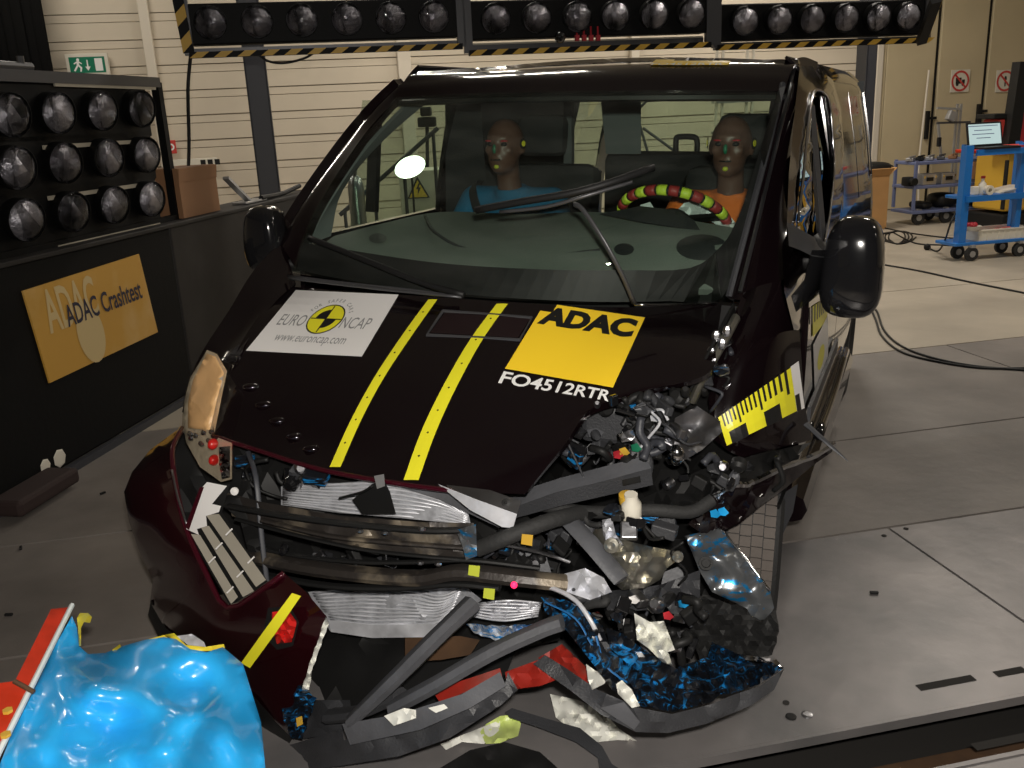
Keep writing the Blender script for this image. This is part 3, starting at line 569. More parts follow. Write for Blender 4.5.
mk('plate', [(q.x + a, q.y, q.z + b_) for a, b_ in tri] + [(q.x + a, q.y + .01, q.z + b_) for a, b_ in tri], [(0, 1, 2), (5, 4, 3), (0, 3, 4, 1), (1, 4, 5, 2), (2, 5, 3, 0)], K['ink'], t)
mk('yellow_field', [(q.x + a * .8, q.y - .003, q.z - .012 + b_ * .78) for a, b_ in tri], [(0, 1, 2)], K['yellow2'], t)
mk('lightning_bolt', [(q.x + a, q.y - .005, q.z + b_) for a, b_ in ((.01, .05), (-.02, -.01), (.0, -.01), (-.01, -.08), (.03, .005), (.008, .005), (.025, .05))], [(0, 1, 2, 5, 6), (2, 3, 4, 5)], K['ink'], t)
x = B(); x.box(q + Vector((.0, .45, -.55)), (1.05, .6, 1.6), bev=.01); cz = q
x = B(); zc = q.z + .18; x.box((q.x + .08, q.y + .312, zc / 2), (.55, .6, zc), bev=.01)
t2 = x.mk('switch_cabinet', K['signwhite'], tag=('pale switch cabinet behind the passenger window carrying the warning sign', 'cabinet'))
q2 = G(398, 190, y=9.5); t = thing('stair_rail', 'dark sloping hand rail seen through the passenger window', 'railing', (q2.x, q2.y, 0))
a, b_ = G(340, 215, y=9.5), G(438, 128, y=9.5)
x = B(); x.tube([a, b_], .022); x.mk('hand_rail', K['darkpost'], t)
for k, f_ in enumerate((.05, .35, .65, .95)):
    p = a.lerp(b_, f_); x = B(); x.tube([(p.x, p.y, 0), p], .018); x.mk('baluster', K['darkpost'], t)
q = G(401, 190, y=9.3); a = G(396, 170, y=9.3); x = B()
q = G(356, 190, y=9.2); t = thing('gas_bottle', 'grey upright gas cylinder behind the passenger door window', 'gas cylinder', (q.x, q.y, 0)); tz = G(356, 172, y=9.2).z
x = B(); x.lathe([(.075, 0), (.08, .02), (.08, tz - .14), (.06, tz - .06), (.025, tz - .03), (.025, tz)], (q.x, q.y, 0)); x.mk('cylinder', K['steel'], t, smooth=True)
x = B(); x.box((q.x, q.y, tz + .02), (.06, .05, .05), bev=.01); x.mk('valve', K['silver'], t)
# ladder-like white shelf unit behind the driver
a, b_ = G(716, 110, y=11.2), G(752, 110, y=11.2); t = thing('shelf_frame', 'white upright shelf frame seen through the tail window behind the driver', 'shelf', ((a.x + b_.x) / 2, 11.2, 0))
for xx in (a.x, a.x + .07, b_.x - .07, b_.x):
    x = B(); x.bar((xx, 11.2, 0), (xx, 11.2, 2.45), .03, .03, up=(1, 0, 0)); x.mk('upright', K['signwhite'], t)
for zz in (.4, .9, 1.4, 1.75, 2.1): x = B(); x.box(((a.x + b_.x) / 2, 11.3, zz), (b_.x - a.x, .3, .03)); x.mk('shelf_board', K['silver'], t)
t = thing('wall_brace', 'crossed thin dark steel braces on the cream wall behind the van', 'brace', M=Matrix.Translation(G(660, 120, y=12.0)))
for p, r_ in (((636, 112), (655, 92)), ((643, 128), (680, 155)), ((636, 112), (650, 160))):
    x = B(); x.tube([G(*p, y=12.1), G(*r_, y=12.0)], .018); x.mk('brace_rod', K['darkpost'], t)
# ================================================================== THE VAN (frame: x to the van's left, y to its tail, z up)
van = thing('van', 'black van with smashed front corner, stickers and yellow tapes on its bonnet', 'van', M=MV)
def S(px, py, **k): return V(px, py, **k)
def sh(name, poly, m, par=None, **k): return sheet(name, poly, K[m], par or van, **k)
def R3(*rows): return [[S(p[0], p[1], **{p[2]: p[3]}) for p in r] for r in rows]
vk = dict(S=MV)
# --- windscreen
wrows = R3([(396, 97, 'y', 1.48), (480, 93, 'y', 1.38), (590, 91, 'y', 1.36), (700, 90, 'y', 1.42), (783, 90, 'y', 1.58)],
           [(352, 150, 'y', 1.26), (450, 150, 'y', 1.18), (580, 148, 'y', 1.16), (700, 150, 'y', 1.24), (768, 152, 'y', 1.42)],
           [(312, 215, 'y', 1.07), (430, 228, 'y', .98), (550, 230, 'y', .96), (670, 230, 'y', 1.06), (748, 226, 'y', 1.26)],
           [(292, 272, 'y', .95), (400, 290, 'y', .88), (510, 300, 'y', .87), (620, 304, 'y', .96), (728, 300, 'y', 1.14)])
ws, ws_b = patch('windscreen', wrows, K['wshield'], van, thick=.006, n=5, surf=True, smooth=60)
def surf_at(b, px, py, lift=0):
    d = VAN.ray(px, py).normalized(); h = b.ray_cast(VAN.o, d)
    return (h[0] - d * lift) if h[0] is not None else None
def band(name, outer, inner, b, m, lift=-.002):  # printed border on glass
    v = []; f = []; n = len(outer)
    for (x0, y0), (x1, y1) in zip(outer, inner):
        v += [surf_at(b, x0, y0, lift) or S(x0, y0, y=1.2), surf_at(b, x1, y1, lift) or S(x1, y1, y=1.2)]
    for i in range(n - 1): f.append((2 * i, 2 * i + 1, 2 * i + 3, 2 * i + 2))
    return mk(name, v, f, m, ws, **vk)
# black printed band along the lower edge of the glass
lo = [(297, 269), (330, 277), (400, 288), (450, 293), (510, 298), (570, 301), (620, 302), (670, 301), (722, 298), (746, 226), (752, 205)]
up = [(303, 243), (330, 247), (400, 258), (450, 264), (510, 268), (570, 270), (620, 270), (690, 268), (722, 245), (736, 222), (745, 200)]
def dens(p, n=4): return [tuple(q) for q in cr(p, n)]
band('black_band', dens(lo), dens(up), ws_b, K['black'])
band('black_band', dens([(785.5, 86), (768, 152), (747, 226)]), dens([(779, 88), (760, 150), (738, 222)]), ws_b, K['black'])
# --- roof and header
def prof(y, k=1.0):    # half cross-section of the upper body at a station y, from belt to centre
    f_ = max(0, min(1, (y - 1.45) / .6)); tz = 1.80 + .14 * math.sin(f_ * PI / 2) - .05 * max(0, (y - 3.6) / 1.2) ** 2
    return tz
hd = R3([(393, 98, 'y', 1.48), (480, 94, 'y', 1.38), (590, 92, 'y', 1.36), (700, 91, 'y', 1.42), (785, 91, 'y', 1.58)])[0]
rl = [hd, R3([(402, 84, 'y', 1.50), (480, 78, 'y', 1.44), (590, 74, 'y', 1.44), (700, 73, 'y', 1.49), (790, 74, 'y', 1.66)])[0], R3([(418, 75, 'y', 1.60), (490, 70, 'y', 1.58), (590, 65, 'y', 1.58), (700, 62, 'y', 1.62), (798, 63, 'y', 1.78)])[0]]
for y, dz, wx in ((1.95, .085, .755), (2.4, .095, .77), (3.2, .10, .775), (4.2, .095, .77), (4.66, .06, .75)):
    zz = 1.82 + dz; rl.append([Vector((-wx + .07, y + .12, zz - .14)), Vector((-wx * .66, y, zz - .03)), Vector((0, y - .02, zz)), Vector((wx * .66, y, zz - .015)), Vector((wx + .02, y + .12, zz - .075))])
roof, roof_b = patch('roof', rl, K['paint'], van, thick=.012, n=5, surf=True, smooth=60)
# header lip and inner headliner
for k in (0,):
    x = B(); x.tube([p + Vector((0, .03, -.02)) for p in path(hd, 5)], .022, 6, flat=.6); x.mk('windscreen_header', K['black'], van, smooth=True, **vk)
def inner_panel(name, x0, x1, y0, y1, z, m): x = B(); x.box(((x0 + x1) / 2, (y0 + y1) / 2, z), (x1 - x0, y1 - y0, .012)); return x.mk(name, K[m], van, **vk)
inner_panel('headliner', -.70, .70, 1.68, 4.6, 1.815, 'headliner')
# --- right pillar (driver side) and door frame
def bodyx(z):      # half width of the side at height z
    t = [(0, .88), (.3, .90), (.5, .945), (.8, .955), (1.1, .95), (1.25, .935), (1.5, .895), (1.74, .845), (1.80, .828), (1.85, .80), (1.89, .755)]
    for (a, b_), (c, d) in zip(t, t[1:]):
        if z <= c: return b_ + (d - b_) * (z - a) / (c - a)
    return .74
def side(name, s, ys, zs, m='paint', thick=.01, dx=0, n=3, **k):
    rows = [[Vector((s * (bodyx(z) + dx - (max(0, y - 4.2) / .55) ** 2 * .03), y, z)) for y in ys] for z in zs]
    return patch(name, rows, K[m], van, thick=thick, n=n, smooth=50, **k)
# pillar: from the roof corner down to the mirror
pil = R3([(783, 86, 'y', 1.62), (791, 64, 'y', 1.78), (803, 57, 'y', 2.0), (818, 62, 'y', 2.15)],
         [(770, 140, 'y', 1.46), (780, 118, 'y', 1.52), (796, 98, 'y', 1.62), (811, 92, 'y', 1.86)],
         [(754, 195, 'y', 1.34), (766, 185, 'y', 1.36), (786, 170, 'y', 1.44), (799, 165, 'y', 1.58)],
         [(742, 250, 'y', 1.22), (755, 245, 'y', 1.22), (776, 238, 'y', 1.26), (790, 232, 'y', 1.32)],
         [(728, 298, 'y', 1.13), (742, 300, 'y', 1.10), (768, 300, 'y', 1.12), (792, 300, 'y', 1.14)])
patch('windscreen_pillar', pil, K['paint'], van, thick=.03, n=5, smooth=60)
x = B(); x.tube(path([S(783, 84, y=1.60), S(768, 148, y=1.41), S(748, 224, y=1.255), S(729, 297, y=1.13)], 5), .011, 6); x.mk('windscreen_seal', K['plastic'], van, smooth=True, **vk)
x = B(); x.tube(path([S(796, 60, y=1.86), S(784, 112, y=1.50), S(768, 180, y=1.35), S(752, 245, y=1.20), S(740, 292, y=1.09)], 5), .007, 6); x.mk('pillar_highlight', K['steel'], van, smooth=True, **vk)  # pale steel strip put in as the highlight running down the pillar
# left pillar
pl = R3([(402, 96, 'y', 1.50), (398, 86, 'y', 1.53), (406, 84, 'y', 1.60)],
        [(380, 116, 'y', 1.39), (375, 108, 'y', 1.44), (382, 106, 'y', 1.54)],
        [(356, 146, 'y', 1.28), (348, 140, 'y', 1.36), (354, 134, 'y', 1.5)],
        [(316, 210, 'y', 1.09), (308, 196, 'y', 1.16), (312, 192, 'y', 1.26)],
        [(296, 268, 'y', .97), (281, 243, 'y', 1.00), (283, 236, 'y', 1.10)])
patch('windscreen_pillar', pl, K['paint'], van, thick=.03, n=5, smooth=60)
pin = R3([(420, 92, 'y', 1.62), (440, 92, 'y', 1.75)], [(366, 150, 'y', 1.36), (384, 140, 'y', 1.48)], [(327, 208, 'y', 1.17), (343, 190, 'y', 1.3)], [(309, 244, 'y', 1.07), (331, 236, 'y', 1.18)])
patch('pillar_trim', pin, K['trim'], van, thick=.015, n=4)
# --- body sides
for s in (-1, 1):
    nm = 'side_panel'
    side(nm, s, [2.27, 2.9, 3.45], [.42, .6, .85, 1.1, 1.28])
    side(nm, s, [4.38, 4.55, 4.74], [.42, .6, .85, 1.1, 1.28])
    side(nm, s, [3.45, 3.9, 4.38], [.72, .85, 1.1, 1.28])
    side('window_rail', s, [1.75, 2.2, 3.4, 4.2, 4.72], [1.76, 1.80, 1.84, 1.875, 1.90])
    for a, b_ in ((2.22, 2.36), (3.34, 3.5), (4.58, 4.74)): side('pillar', s, [a, (a + b_) / 2, b_], [1.26, 1.5, 1.78], dx=.002)
    if s > 0: side('side_panel', s, [2.36, 2.85, 3.34], [1.26, 1.5, 1.78])                 # driver's side is a closed panel
    if s > 0: side('side_panel', s, [3.5, 4.0, 4.58], [1.26, 1.5, 1.78])
    x = B(); x.tube([(s * .925, 1.35, .36), (s * .925, 3.45, .36)], .055, 8); x.mk('sill', K['paint'], van, smooth=True, **vk)
# side windows
side('dark_lining', -1, [2.3, 2.8, 3.3, 3.93], [1.26, 1.5, 1.80], 'seat', .02, dx=-.03)
for s, a, b_ in ((-1, 1.45, 2.22), (-1, 3.93, 4.58)):
    side('side_window', s, [a, (a + b_) / 2, b_], [1.27, 1.5, 1.77], 'glass', .004, dx=-.006)
# driver's door: lower skin, window frame, glass
dlow = [[Vector((bodyx(z) + (.0 if z < 1.2 else .002), y, z)) for y in (1.14, 1.5, 1.9, 2.255)] for z in (.42, .6, .85, 1.1, 1.26)]
dr_, dr_b = patch('front_door', dlow, K['paint'], van, thick=.02, n=4, surf=True, smooth=60)
mir = [[Vector((-q.x, q.y, q.z)) for q in r] for r in dlow]; patch('front_door', mir, K['paint'], van, thick=.02, n=3)
wf = sh('window_frame', [(786, 246, .925), (789, 172, .885), (796, 100, .84), (800, 66, .80), (815, 66, .80), (833, 80, .82), (841, 108, .86), (845, 160, .895), (843, 215, .93), (836, 250, .94), (824, 244, .94), (830, 212, .93), (834, 170, .905), (832, 125, .88), (828, 98, .86), (819, 90, .85), (813, 95, .85), (809, 117, .865), (804, 170, .90), (798, 222, .925), (797, 240, .93)], 'paint', dr_, ax='x', step=7, thick=.02)
x = B(); x.tube(path([S(a_, b_, x=c + .004) for a_, b_, c in [(798, 222, .925), (804, 170, .90), (809, 117, .865), (813, 95, .85), (819, 90, .85), (828, 98, .86), (832, 125, .88), (834, 170, .905), (830, 212, .93), (824, 244, .94)]], 4), .005, 6); x.mk('bright_line', K['chrome'], dr_, smooth='all', **vk)  # chrome line added as the highlights along the window frame edge
sh('door_corner', [(782, 244, .90), (790, 228, .92), (800, 226, .925), (806, 262, .935), (804, 330, .94), (794, 330, .93), (784, 290, .91)], 'paint', dr_, ax='x', step=8, thick=.01)
sh('quarterlight', [(796, 206, .915), (799, 175, .90), (805, 135, .87), (812, 102, .85), (813, 150, .88), (813, 212, .92), (806, 236, .93), (797, 232, .925)], 'darkglass', ax='x', step=9, thick=.004)
x = B(); x.bar((bodyx(1.26) - .01, 1.66, 1.26), (bodyx(1.72) - .01, 1.70, 1.73), .03, .02); x.mk('quarterlight_bar', K['bankgrey'], dr_, **vk)
side('door_glass', 1, [1.44, 1.8, 2.2], [1.26, 1.42, 1.58], 'darkglass', .004, dx=-.012)
side('door_glass', 1, [1.76, 1.98, 2.2], [1.58, 1.68, 1.78], 'darkglass', .004, dx=-.012)
x = B(); x.box((bodyx(1.0) + .02, 2.08, 1.0), (.03, .16, .035), bev=.012); x.mk('door_handle', K['blackgloss'], dr_, **vk)
x = B(); x.bar((bodyx(.75) + .012, 1.25, .75), (bodyx(.75) + .012, 2.24, .75), .05, .012, up=(1, 0, 0)); x.mk('rubbing_strip', K['plastic'], dr_, **vk)
# tail
x = B(); x.box((0, 4.72, .75), (1.78, .03, 1.02), bev=.01); x.mk('tailgate', K['paint'], van, **vk)
for sx, a, b_ in ((-1, -.82, -.70), (1, .45, .82)): x = B(); x.box(((a + b_) / 2, 4.71, 1.55), (b_ - a, .03, .60)); x.mk('tailgate_pillar', K['trim'], van, **vk)
x = B(); x.box((0, 4.70, 1.84), (1.5, .03, .10)); x.mk('tailgate_top', K['trim'], van, **vk)
x = B(); x.box((-.12, 4.71, 1.55), (1.14, .006, .56)); x.mk('rear_window', K['glass'], van, **vk)
x = B(); x.box((0, 4.80, .45), (1.8, .14, .22), bev=.05); x.mk('rear_bumper', K['plastic'], van, **vk)
x = B(); x.box((.86, 4.74, 1.05), (.10, .07, .5), bev=.02); x.mk('tail_lamp', K['redtr'], van, **vk)
# floor, bulkhead below windscreen
x = B(); x.box((0, 2.95, .45), (1.76, 3.5, .05)); x.mk('cabin_floor', K['black'], van, **vk)
x = B(); x.box((0, 1.22, .80), (1.62, .05, .62)); x.mk('bulkhead', K['black'], van, **vk)
# wheels
def wheel(name, c, r, w, yaw=0, tread='tread', roll=0):
    c = Vector(c); R = Matrix.Rotation(yaw, 3, 'Z') @ Matrix.Rotation(roll, 3, 'Y') @ Matrix.Rotation(PI / 2, 3, 'Y')
    t = B(); t.lathe([(r * .62, -w * .42), (r * .70, -w * .5), (r * .90, -w * .5), (r * .97, -w * .44), (r, -w * .3), (r, w * .3), (r * .97, w * .44), (r * .90, w * .5), (r * .70, w * .5), (r * .62, w * .42)], c, R, 48)
    o = t.mk(name, K['rubber'], van, smooth=True, **vk)
    t = B()
    for k in range(60):
        a = 2 * PI * k / 60; Q = R @ Matrix.Rotation(a, 3, 'Z')
        for j in (-1.5, -.5, .5, 1.5): t.box(c + Q @ Vector((r * 1.0, (j % 2) * .004, j * w * .19)), (.014, r * .098, w * .176), Q)
    t.mk('tread_blocks', K[tread], o, kind='stuff', **vk)
    t = B(); t.lathe([(r * .62, -w * .42), (r * .60, -w * .2), (r * .60, w * .25), (r * .5, w * .2), (r * .15, w * .30), (0, w * .30)], c, R, 32); t.mk('rim', K['steel'], o, smooth=True, **vk)
wheel('rear_wheel', (.83, 3.93, .325), .325, .21); wheel('rear_wheel', (-.83, 3.93, .325), .325, .21)
wheel('front_wheel', (S(752, 540, y=1.2).x, 1.2, .335), .325, .19, yaw=.13); wheel('front_wheel', (-.82, .86, .325), .325, .21)
# --- mirrors
def mirror(c, r, yaw, armto, lab=None):
    c = Vector(c); R = Matrix.Rotation(yaw, 3, 'Z'); x = B(); v0 = len(x.v)
    x.ball(c, r, 24, 16, R, p=.62)
    for i in range(v0, len(x.v)):
        q = R.inverted() @ (x.v[i] - c)
        if q.y > r[1] * .35: q.y = r[1] * .35 + (q.y - r[1] * .35) * .2
        q.x *= 1 - .10 * (q.z / r[2] + .3 * (q.z / r[2]) ** 2)
        x.v[i] = c + R @ q
    o = x.mk('door_mirror', K['blackgloss'], van, smooth='all', **vk)
    x = B(); x.box(c + R @ Vector((0, r[1] * .5, 0)), (r[0] * 1.5, .012, r[2] * 1.6), R, .01); x.mk('mirror_glass', K['chrome'], o, **vk)
    for dz in (-.0, -.35):
        x = B(); x.tube(path([c + Vector((0, 0, dz * r[2] - .02)), (c + Vector(armto)) * .5 + Vector((0, .02, dz * r[2] - .04)), Vector(armto) + Vector((0, 0, dz * .1))], 4), [.05, .045, .04, .04, .04, .04, .04, .045, .05], 10, flat=.7)
        x.mk('mirror_arm', K['black'], o, smooth='all', **vk)
mc = S(853, 267, x=1.07); mirror(mc, (.086, .08, .148), -.05, (.93, mc.y + .06, mc.z + .06))
ml = S(267, 239, x=-1.02); mirror(ml, (.078, .075, .125), .1, (-.88, ml.y + .10, ml.z - .04))
tri = R3([(788, 222, 'x', .94), (790, 262, 'x', .94), (826, 244, 'x', .96)]); 
sheet('mirror_base', [(787, 222, .93), (812, 236, .95), (829, 244, .97), (824, 258, 1.0), (812, 256, .97), (800, 250, .95), (789, 246, .94)], K['plastic'], van, ax='x', step=8, thick=.03)
sheet('mirror_bracket', [(812, 250, .97), (828, 250, 1.0), (830, 285, 1.0), (812, 300, .97), (796, 312, .95), (791, 296, .94), (804, 280, .96)], K['blackgloss'], van, ax='x', step=8, thick=.03)
# --- bonnet
hrows = R3([(285, 286, 'y', .90), (345, 291, 'y', .86), (420, 296, 'y', .85), (510, 302, 'y', .85), (600, 307, 'y', .90), (668, 306, 'y', .98), (722, 303, 'y', 1.09)],
           [(262, 312, 'y', .72), (318, 316, 'y', .74), (398, 328, 'y', .71), (492, 338, 'y', .70), (580, 340, 'y', .74), (655, 342, 'y', .76), (716, 340, 'y', .84)],
           [(240, 345, 'y', .57), (292, 352, 'y', .58), (372, 368, 'y', .55), (465, 382, 'y', .54), (548, 384, 'y', .57), (630, 380, 'y', .60), (704, 376, 'y', .66)],
           [(224, 385, 'y', .43), (272, 396, 'y', .44), (350, 414, 'y', .41), (440, 430, 'y', .40), (510, 434, 'y', .41), (562, 424, 'y', .45), (602, 401, 'y', .53)],
           [(215, 412, 'y', .36), (262, 426, 'y', .36), (334, 446, 'y', .33), (415, 460, 'y', .31), (476, 466, 'y', .32), (522, 463, 'y', .34), (563, 447, 'y', .39)],
           [(212, 434, 'y', .31), (256, 448, 'y', .30), (322, 468, 'y', .26), (400, 482, 'y', .25), (456, 489, 'y', .25), (494, 493, 'y', .27), (525, 494, 'y', .29)])
hood, hood_b = patch('bonnet', hrows, K['paint'], van, thick=.018, n=6, surf=True, smooth=60)
x = B(); x.tube(path([p + Vector((0, .0, -.006)) for p in hrows[-1][:6]], 6), .008, 6); x.mk('bonnet_edge', K['paint_red'], van, smooth='all', **vk)
# dents down the left of the bonnet
for px, py in ((251, 387), (264, 405), (278, 421), (295, 437), (312, 449)):
    q = surf_at(hood_b, px, py, .0); x = B(); x.ball(q, (.030, .016, .012), 12, 8, R=Matrix.Rotation(.5, 3, 'Z')); x.mk('buckle', K['paint'], hood, smooth='all', **vk)
# yellow tapes
def strip(poly, bvh, par, m='yellow', name='yellow_tape', lift=.003, marks=True):
    L = cr([p[:2] for p in poly], 8); W = [q[0] for q in cr([(p[2], 0) for p in poly], 8)]; v = []; f = []
    for (a, b_), w_ in zip(L, W):
        p, q = surf_at(bvh, a - w_, b_, lift), surf_at(bvh, a + w_, b_, lift)
        if p is None or q is None: continue
        v += [p, (p + q) / 2 + Vector((0, 0, .0005)), q]
    for i in range(len(v) // 3 - 1): a = i * 3; f += [(a, a + 1, a + 4, a + 3), (a + 1, a + 2, a + 5, a + 4)]
    o = mk(name, v, f, K[m], par, **vk)
    if marks:
        x = B()
        for i in range(3, len(v) // 3 - 1, 4):
            c = v[i * 3 + 1]; d = (v[i * 3 + 3] - v[i * 3]).normalized(); R = d.to_track_quat('X', 'Z').to_matrix(); x.box(c + Vector((0, -.001, .0015)), (.007, .002, .001), R); x.box(c + Vector((0, -.001, .0015)), (.002, .007, .001), R)
        x.mk('ink_mark', K['ink'], o, kind='stuff', **vk)
    return o
strip([(436, 295, 4.5), (410, 331, 5), (380, 376, 5), (356, 420, 5.2), (335, 467, 5.5)], hood_b, hood)
strip([(506, 298.5, 5.5), (476, 340, 6.3), (449, 388, 7), (428, 433, 7.5), (411, 480, 7.5)], hood_b, hood)
# intake outline on the bonnet
x = B(); x.tube([surf_at(hood_b, a, b_, .002) for a, b_ in ((443, 311), (532, 318), (520, 340), (427, 335), (443, 311))], .006, 6); x.mk('intake_frame', K['bankgrey'], hood, **vk)
decal('intake_panel', gquad(0, 0, 1, 1, 6), [(445, 313), (530, 319), (518, 338), (430, 333)], hood_b, K['intake'], hood, .0015)
# white round-logo sticker
Q1 = [(296, 290.5), (399, 295), (362, 357), (246, 351)]
st = decal('white_sticker', gquad(0, 0, 1, 1, 8), Q1, hood_b, K['white'], hood, .002)
def logo(quad, bvh, par, web=True, txt='grey_ink'):
    o = lambda n, g, m, l: decal(n, g, quad, bvh, K[m], par, l)
    cx, cy, r, ry = .52, .46, .17, .255
    o('logo_disc', gpie(cx, cy, r, ry), 'ink', .0026); o('logo_disc', gpie(cx, cy, r * .93, ry * .93), 'yellow', .0030)
    a = join(gpie(cx, cy, r * .62, ry * .62, 180, 270), gpie(cx, cy, r * .62, ry * .62, 0, 90), gquad(cx - r * .9, cy - .008, cx + r * .9, cy + .008, 6, 1), gquad(cx - .006, cy - ry * .9, cx + .006, cy + ry * .9, 1, 6)); o('logo_quadrants', a, 'ink', .0036)
    o('lettering', fit(text_geo('EURO', 1, 0), .07, .60, .335, .41), txt, .003); o('lettering', fit(text_geo('NCAP', 1, 0), .70, .60, .985, .41), txt, .003)
    if web: o('lettering', fit(text_geo('www.euroncap.com', 1, 0), .16, .90, .86, .76), txt, .003)
    word = 'FOR SAFER CARS'; gs_ = []
    for i, ch in enumerate(word):
        if ch == ' ': continue
        g = text_geo(ch, .1, .001, align='CENTER'); an = math.radians(205 + (335 - 205) * (i / (len(word) - 1))); c0, s0 = math.cos(an), math.sin(an)
        pv = []
        for u, v in g[0]:
            rr = 1 + v / .1 * .32 + .18; tt = u * 2.6
            pv.append((cx + r * (rr * c0 - tt * s0), cy + ry * (rr * s0 + tt * c0)))
        gs_.append((pv, g[1]))
    o('lettering', join(*gs_), txt, .003)
Q1b = [(296, 292), (391, 296), (352, 355), (250, 349)]
logo(Q1b, hood_b, hood)
# yellow sticker with lettering
Q2 = [(545, 303.5), (645, 318), (613, 388), (505, 369)]
decal('yellow_sticker', gquad(0, 0, 1, 1, 8), Q2, hood_b, K['yellow2'], hood, .002)
ad = fit(text_geo('ADAC', 1, .06, shear=.0), .04, .33, .96, .05)
decal('lettering', ad, Q2, hood_b, K['ink'], hood, .0036)
Q3 = [(505, 370), (613, 390), (608, 402), (498, 384)]
decal('lettering', fit(text_geo('FO4512RTR', 1, .02), .0, .98, 1, .12), Q3, hood_b, K['whiteink'], hood, .003)
# roof sticker
decal('roof_sticker', gquad(0, 0, 1, 1, 4), [(656, 60.5), (731, 60.5), (728, 66), (650, 66)], roof_b, K['yellow2'], roof, .004)
decal('roof_lettering', fit(text_geo('FO4512RTR', 1, .01), .02, 1.0, .93, .68), [(656, 60.5), (731, 60.5), (728, 67), (649, 67)], roof_b, K['whiteink'], roof, .007)
# --- right wing (driver side) with ruler tape
wing = R3([(744, 292, 'y', 1.09), (762, 285, 'y', 1.08), (782, 280, 'y', 1.10), (796, 272, 'y', 1.14)],
          [(728, 345, 'y', .92), (752, 340, 'y', .93), (778, 334, 'y', .99), (799, 322, 'y', 1.10)],
          [(715, 390, 'y', .84), (742, 388, 'y', .86), (775, 378, 'y', .95), (802, 366, 'y', 1.09)],
          [(713, 424, 'y', .80), (740, 420, 'y', .82), (775, 410, 'y', .92), (804, 398, 'y', 1.09)],
          [(722, 446, 'y', .80), (748, 440, 'y', .82), (778, 430, 'y', .93), (806, 412, 'y', 1.09)],
          [(742, 458, 'y', .82), (762, 452, 'y', .86), (788, 446, 'y', .96), (812, 440, 'y', 1.10)])
wg, wg_b = patch('front_wing', wing, K['paint'], van, thick=.01, n=5, surf=True, smooth=60)
RQ = [(718, 417), (798, 361), (804, 408), (727, 446)]
decal('ruler_tape', gquad(0.0, 0.02, .93, .98, 10, 4), RQ, wg_b, K['yellow'], wg, .002)
g = [gquad(.93, 0, 1, 1, 2, 4)]; decal('tape_end', g[0], RQ, wg_b, K['white'], wg, .0022)
blk = [gquad(.06 + .0575 * k, 0, .085 + .0575 * k, .52 if k % 5 == 4 else .38, 1, 3) for k in range(15)]
blk += [gquad(a, .60, b_, 1, 3, 3) for a, b_ in ((.10, .36), (.60, .78))] + [gquad(.93, .62, .97, 1, 1, 2)]
decal('ruler_marks', join(*blk), RQ, wg_b, K['ink'], wg, .003, kind='stuff')
# tape and sticker on the door
DQ = [(797, 316), (828, 296), (826, 320), (800, 352)]
decal('ruler_tape', gquad(0, 0, 1, 1, 6), DQ, dr_b, K['yellow'], dr_, .003); decal('ruler_marks', join(*[gquad(.1 + .09 * k, 0, .14 + .09 * k, .5, 1, 2) for k in range(10)]), DQ, dr_b, K['ink'], dr_, .004, kind='stuff')
DQ2 = [(812, 345), (827, 314), (827, 368), (814, 402)]
decal('white_sticker', gquad(0, 0, 1, 1, 6), DQ2, dr_b, K['white'], dr_, .004); decal('logo_disc', gpie(.45, .45, .25, .18), DQ2, dr_b, K['yellow'], dr_, .005)
# sill / bright lower edge
x = B(); x.tube(path([S(818, 436, x=.96), S(833, 396, x=.96), S(846, 350, x=.955)], 4), .018, 8); x.mk('sill_trim', K['blackgloss'], van, smooth='all', **vk)
# ================================================================== VAN, FRONT LEFT (passenger side)
patch('front_wing', R3([(283, 240, 'y', 1.02), (289, 262, 'y', .98), (296, 284, 'y', .92)],
     [(254, 270, 'y', .86), (268, 288, 'y', .82), (277, 300, 'y', .79)],
     [(228, 312, 'y', .70), (244, 326, 'y', .67), (254, 330, 'y', .64)],
     [(205, 347, 'y', .56), (218, 358, 'y', .54), (236, 362, 'y', .50)],
     [(190, 378, 'y', .50), (206, 388, 'y', .48), (222, 394, 'y', .44)],
     [(182, 412, 'y', .44), (198, 424, 'y', .42), (214, 436, 'y', .36)]), K['paint'], van, thick=.02, n=4, smooth=60)
# headlamp: clear cover over amber bowl, reflector and red bulb cap
hl = sh('headlamp', [(207, 350, .50), (217, 354, .47), (227, 371, .43), (221, 400, .37), (214, 436, .31), (232, 443, .27), (232, 479, .24), (221, 482, .25), (200, 467, .30), (186, 442, .35), (183, 424, .38), (184, 402, .42), (190, 378, .46)], 'reflector', step=5, thick=.05, amp=.004, freq=20)
cover = sh('lamp_cover', [(206, 349, .47), (217, 353, .44), (228, 371, .40), (222, 400, .34), (215, 434, .28), (233, 442, .24), (233, 480, .21), (221, 483, .22), (199, 468, .27), (185, 442, .32), (182, 424, .35), (183, 402, .39), (189, 378, .43)], 'lensclear', hl, step=7, thick=.004, inner=[(205, 400, .35), (205, 440, .28)])
sh('indicator_lens', [(207, 353, .472), (216, 357, .445), (224, 373, .412), (216, 404, .350), (210, 430, .305), (188, 428, .345), (188, 402, .395), (193, 380, .435)], 'amber', hl, step=6, thick=.004, amp=.008, freq=10, smooth=180)
sh('flash_reflection', [(190, 398, .41), (223, 376, .40), (222, 386, .39), (194, 407, .39)], 'white', hl, step=5, thick=.004)  # white bar painted in as the flash reflecting in the headlamp
for a, b_ in ((213, 444), (214, 460)): x = B(); x.ball(S(a, b_, y=.27), (.015, .02, .018), 10, 6); x.mk('red_cap', K['redtr'], hl, smooth=True, **vk)
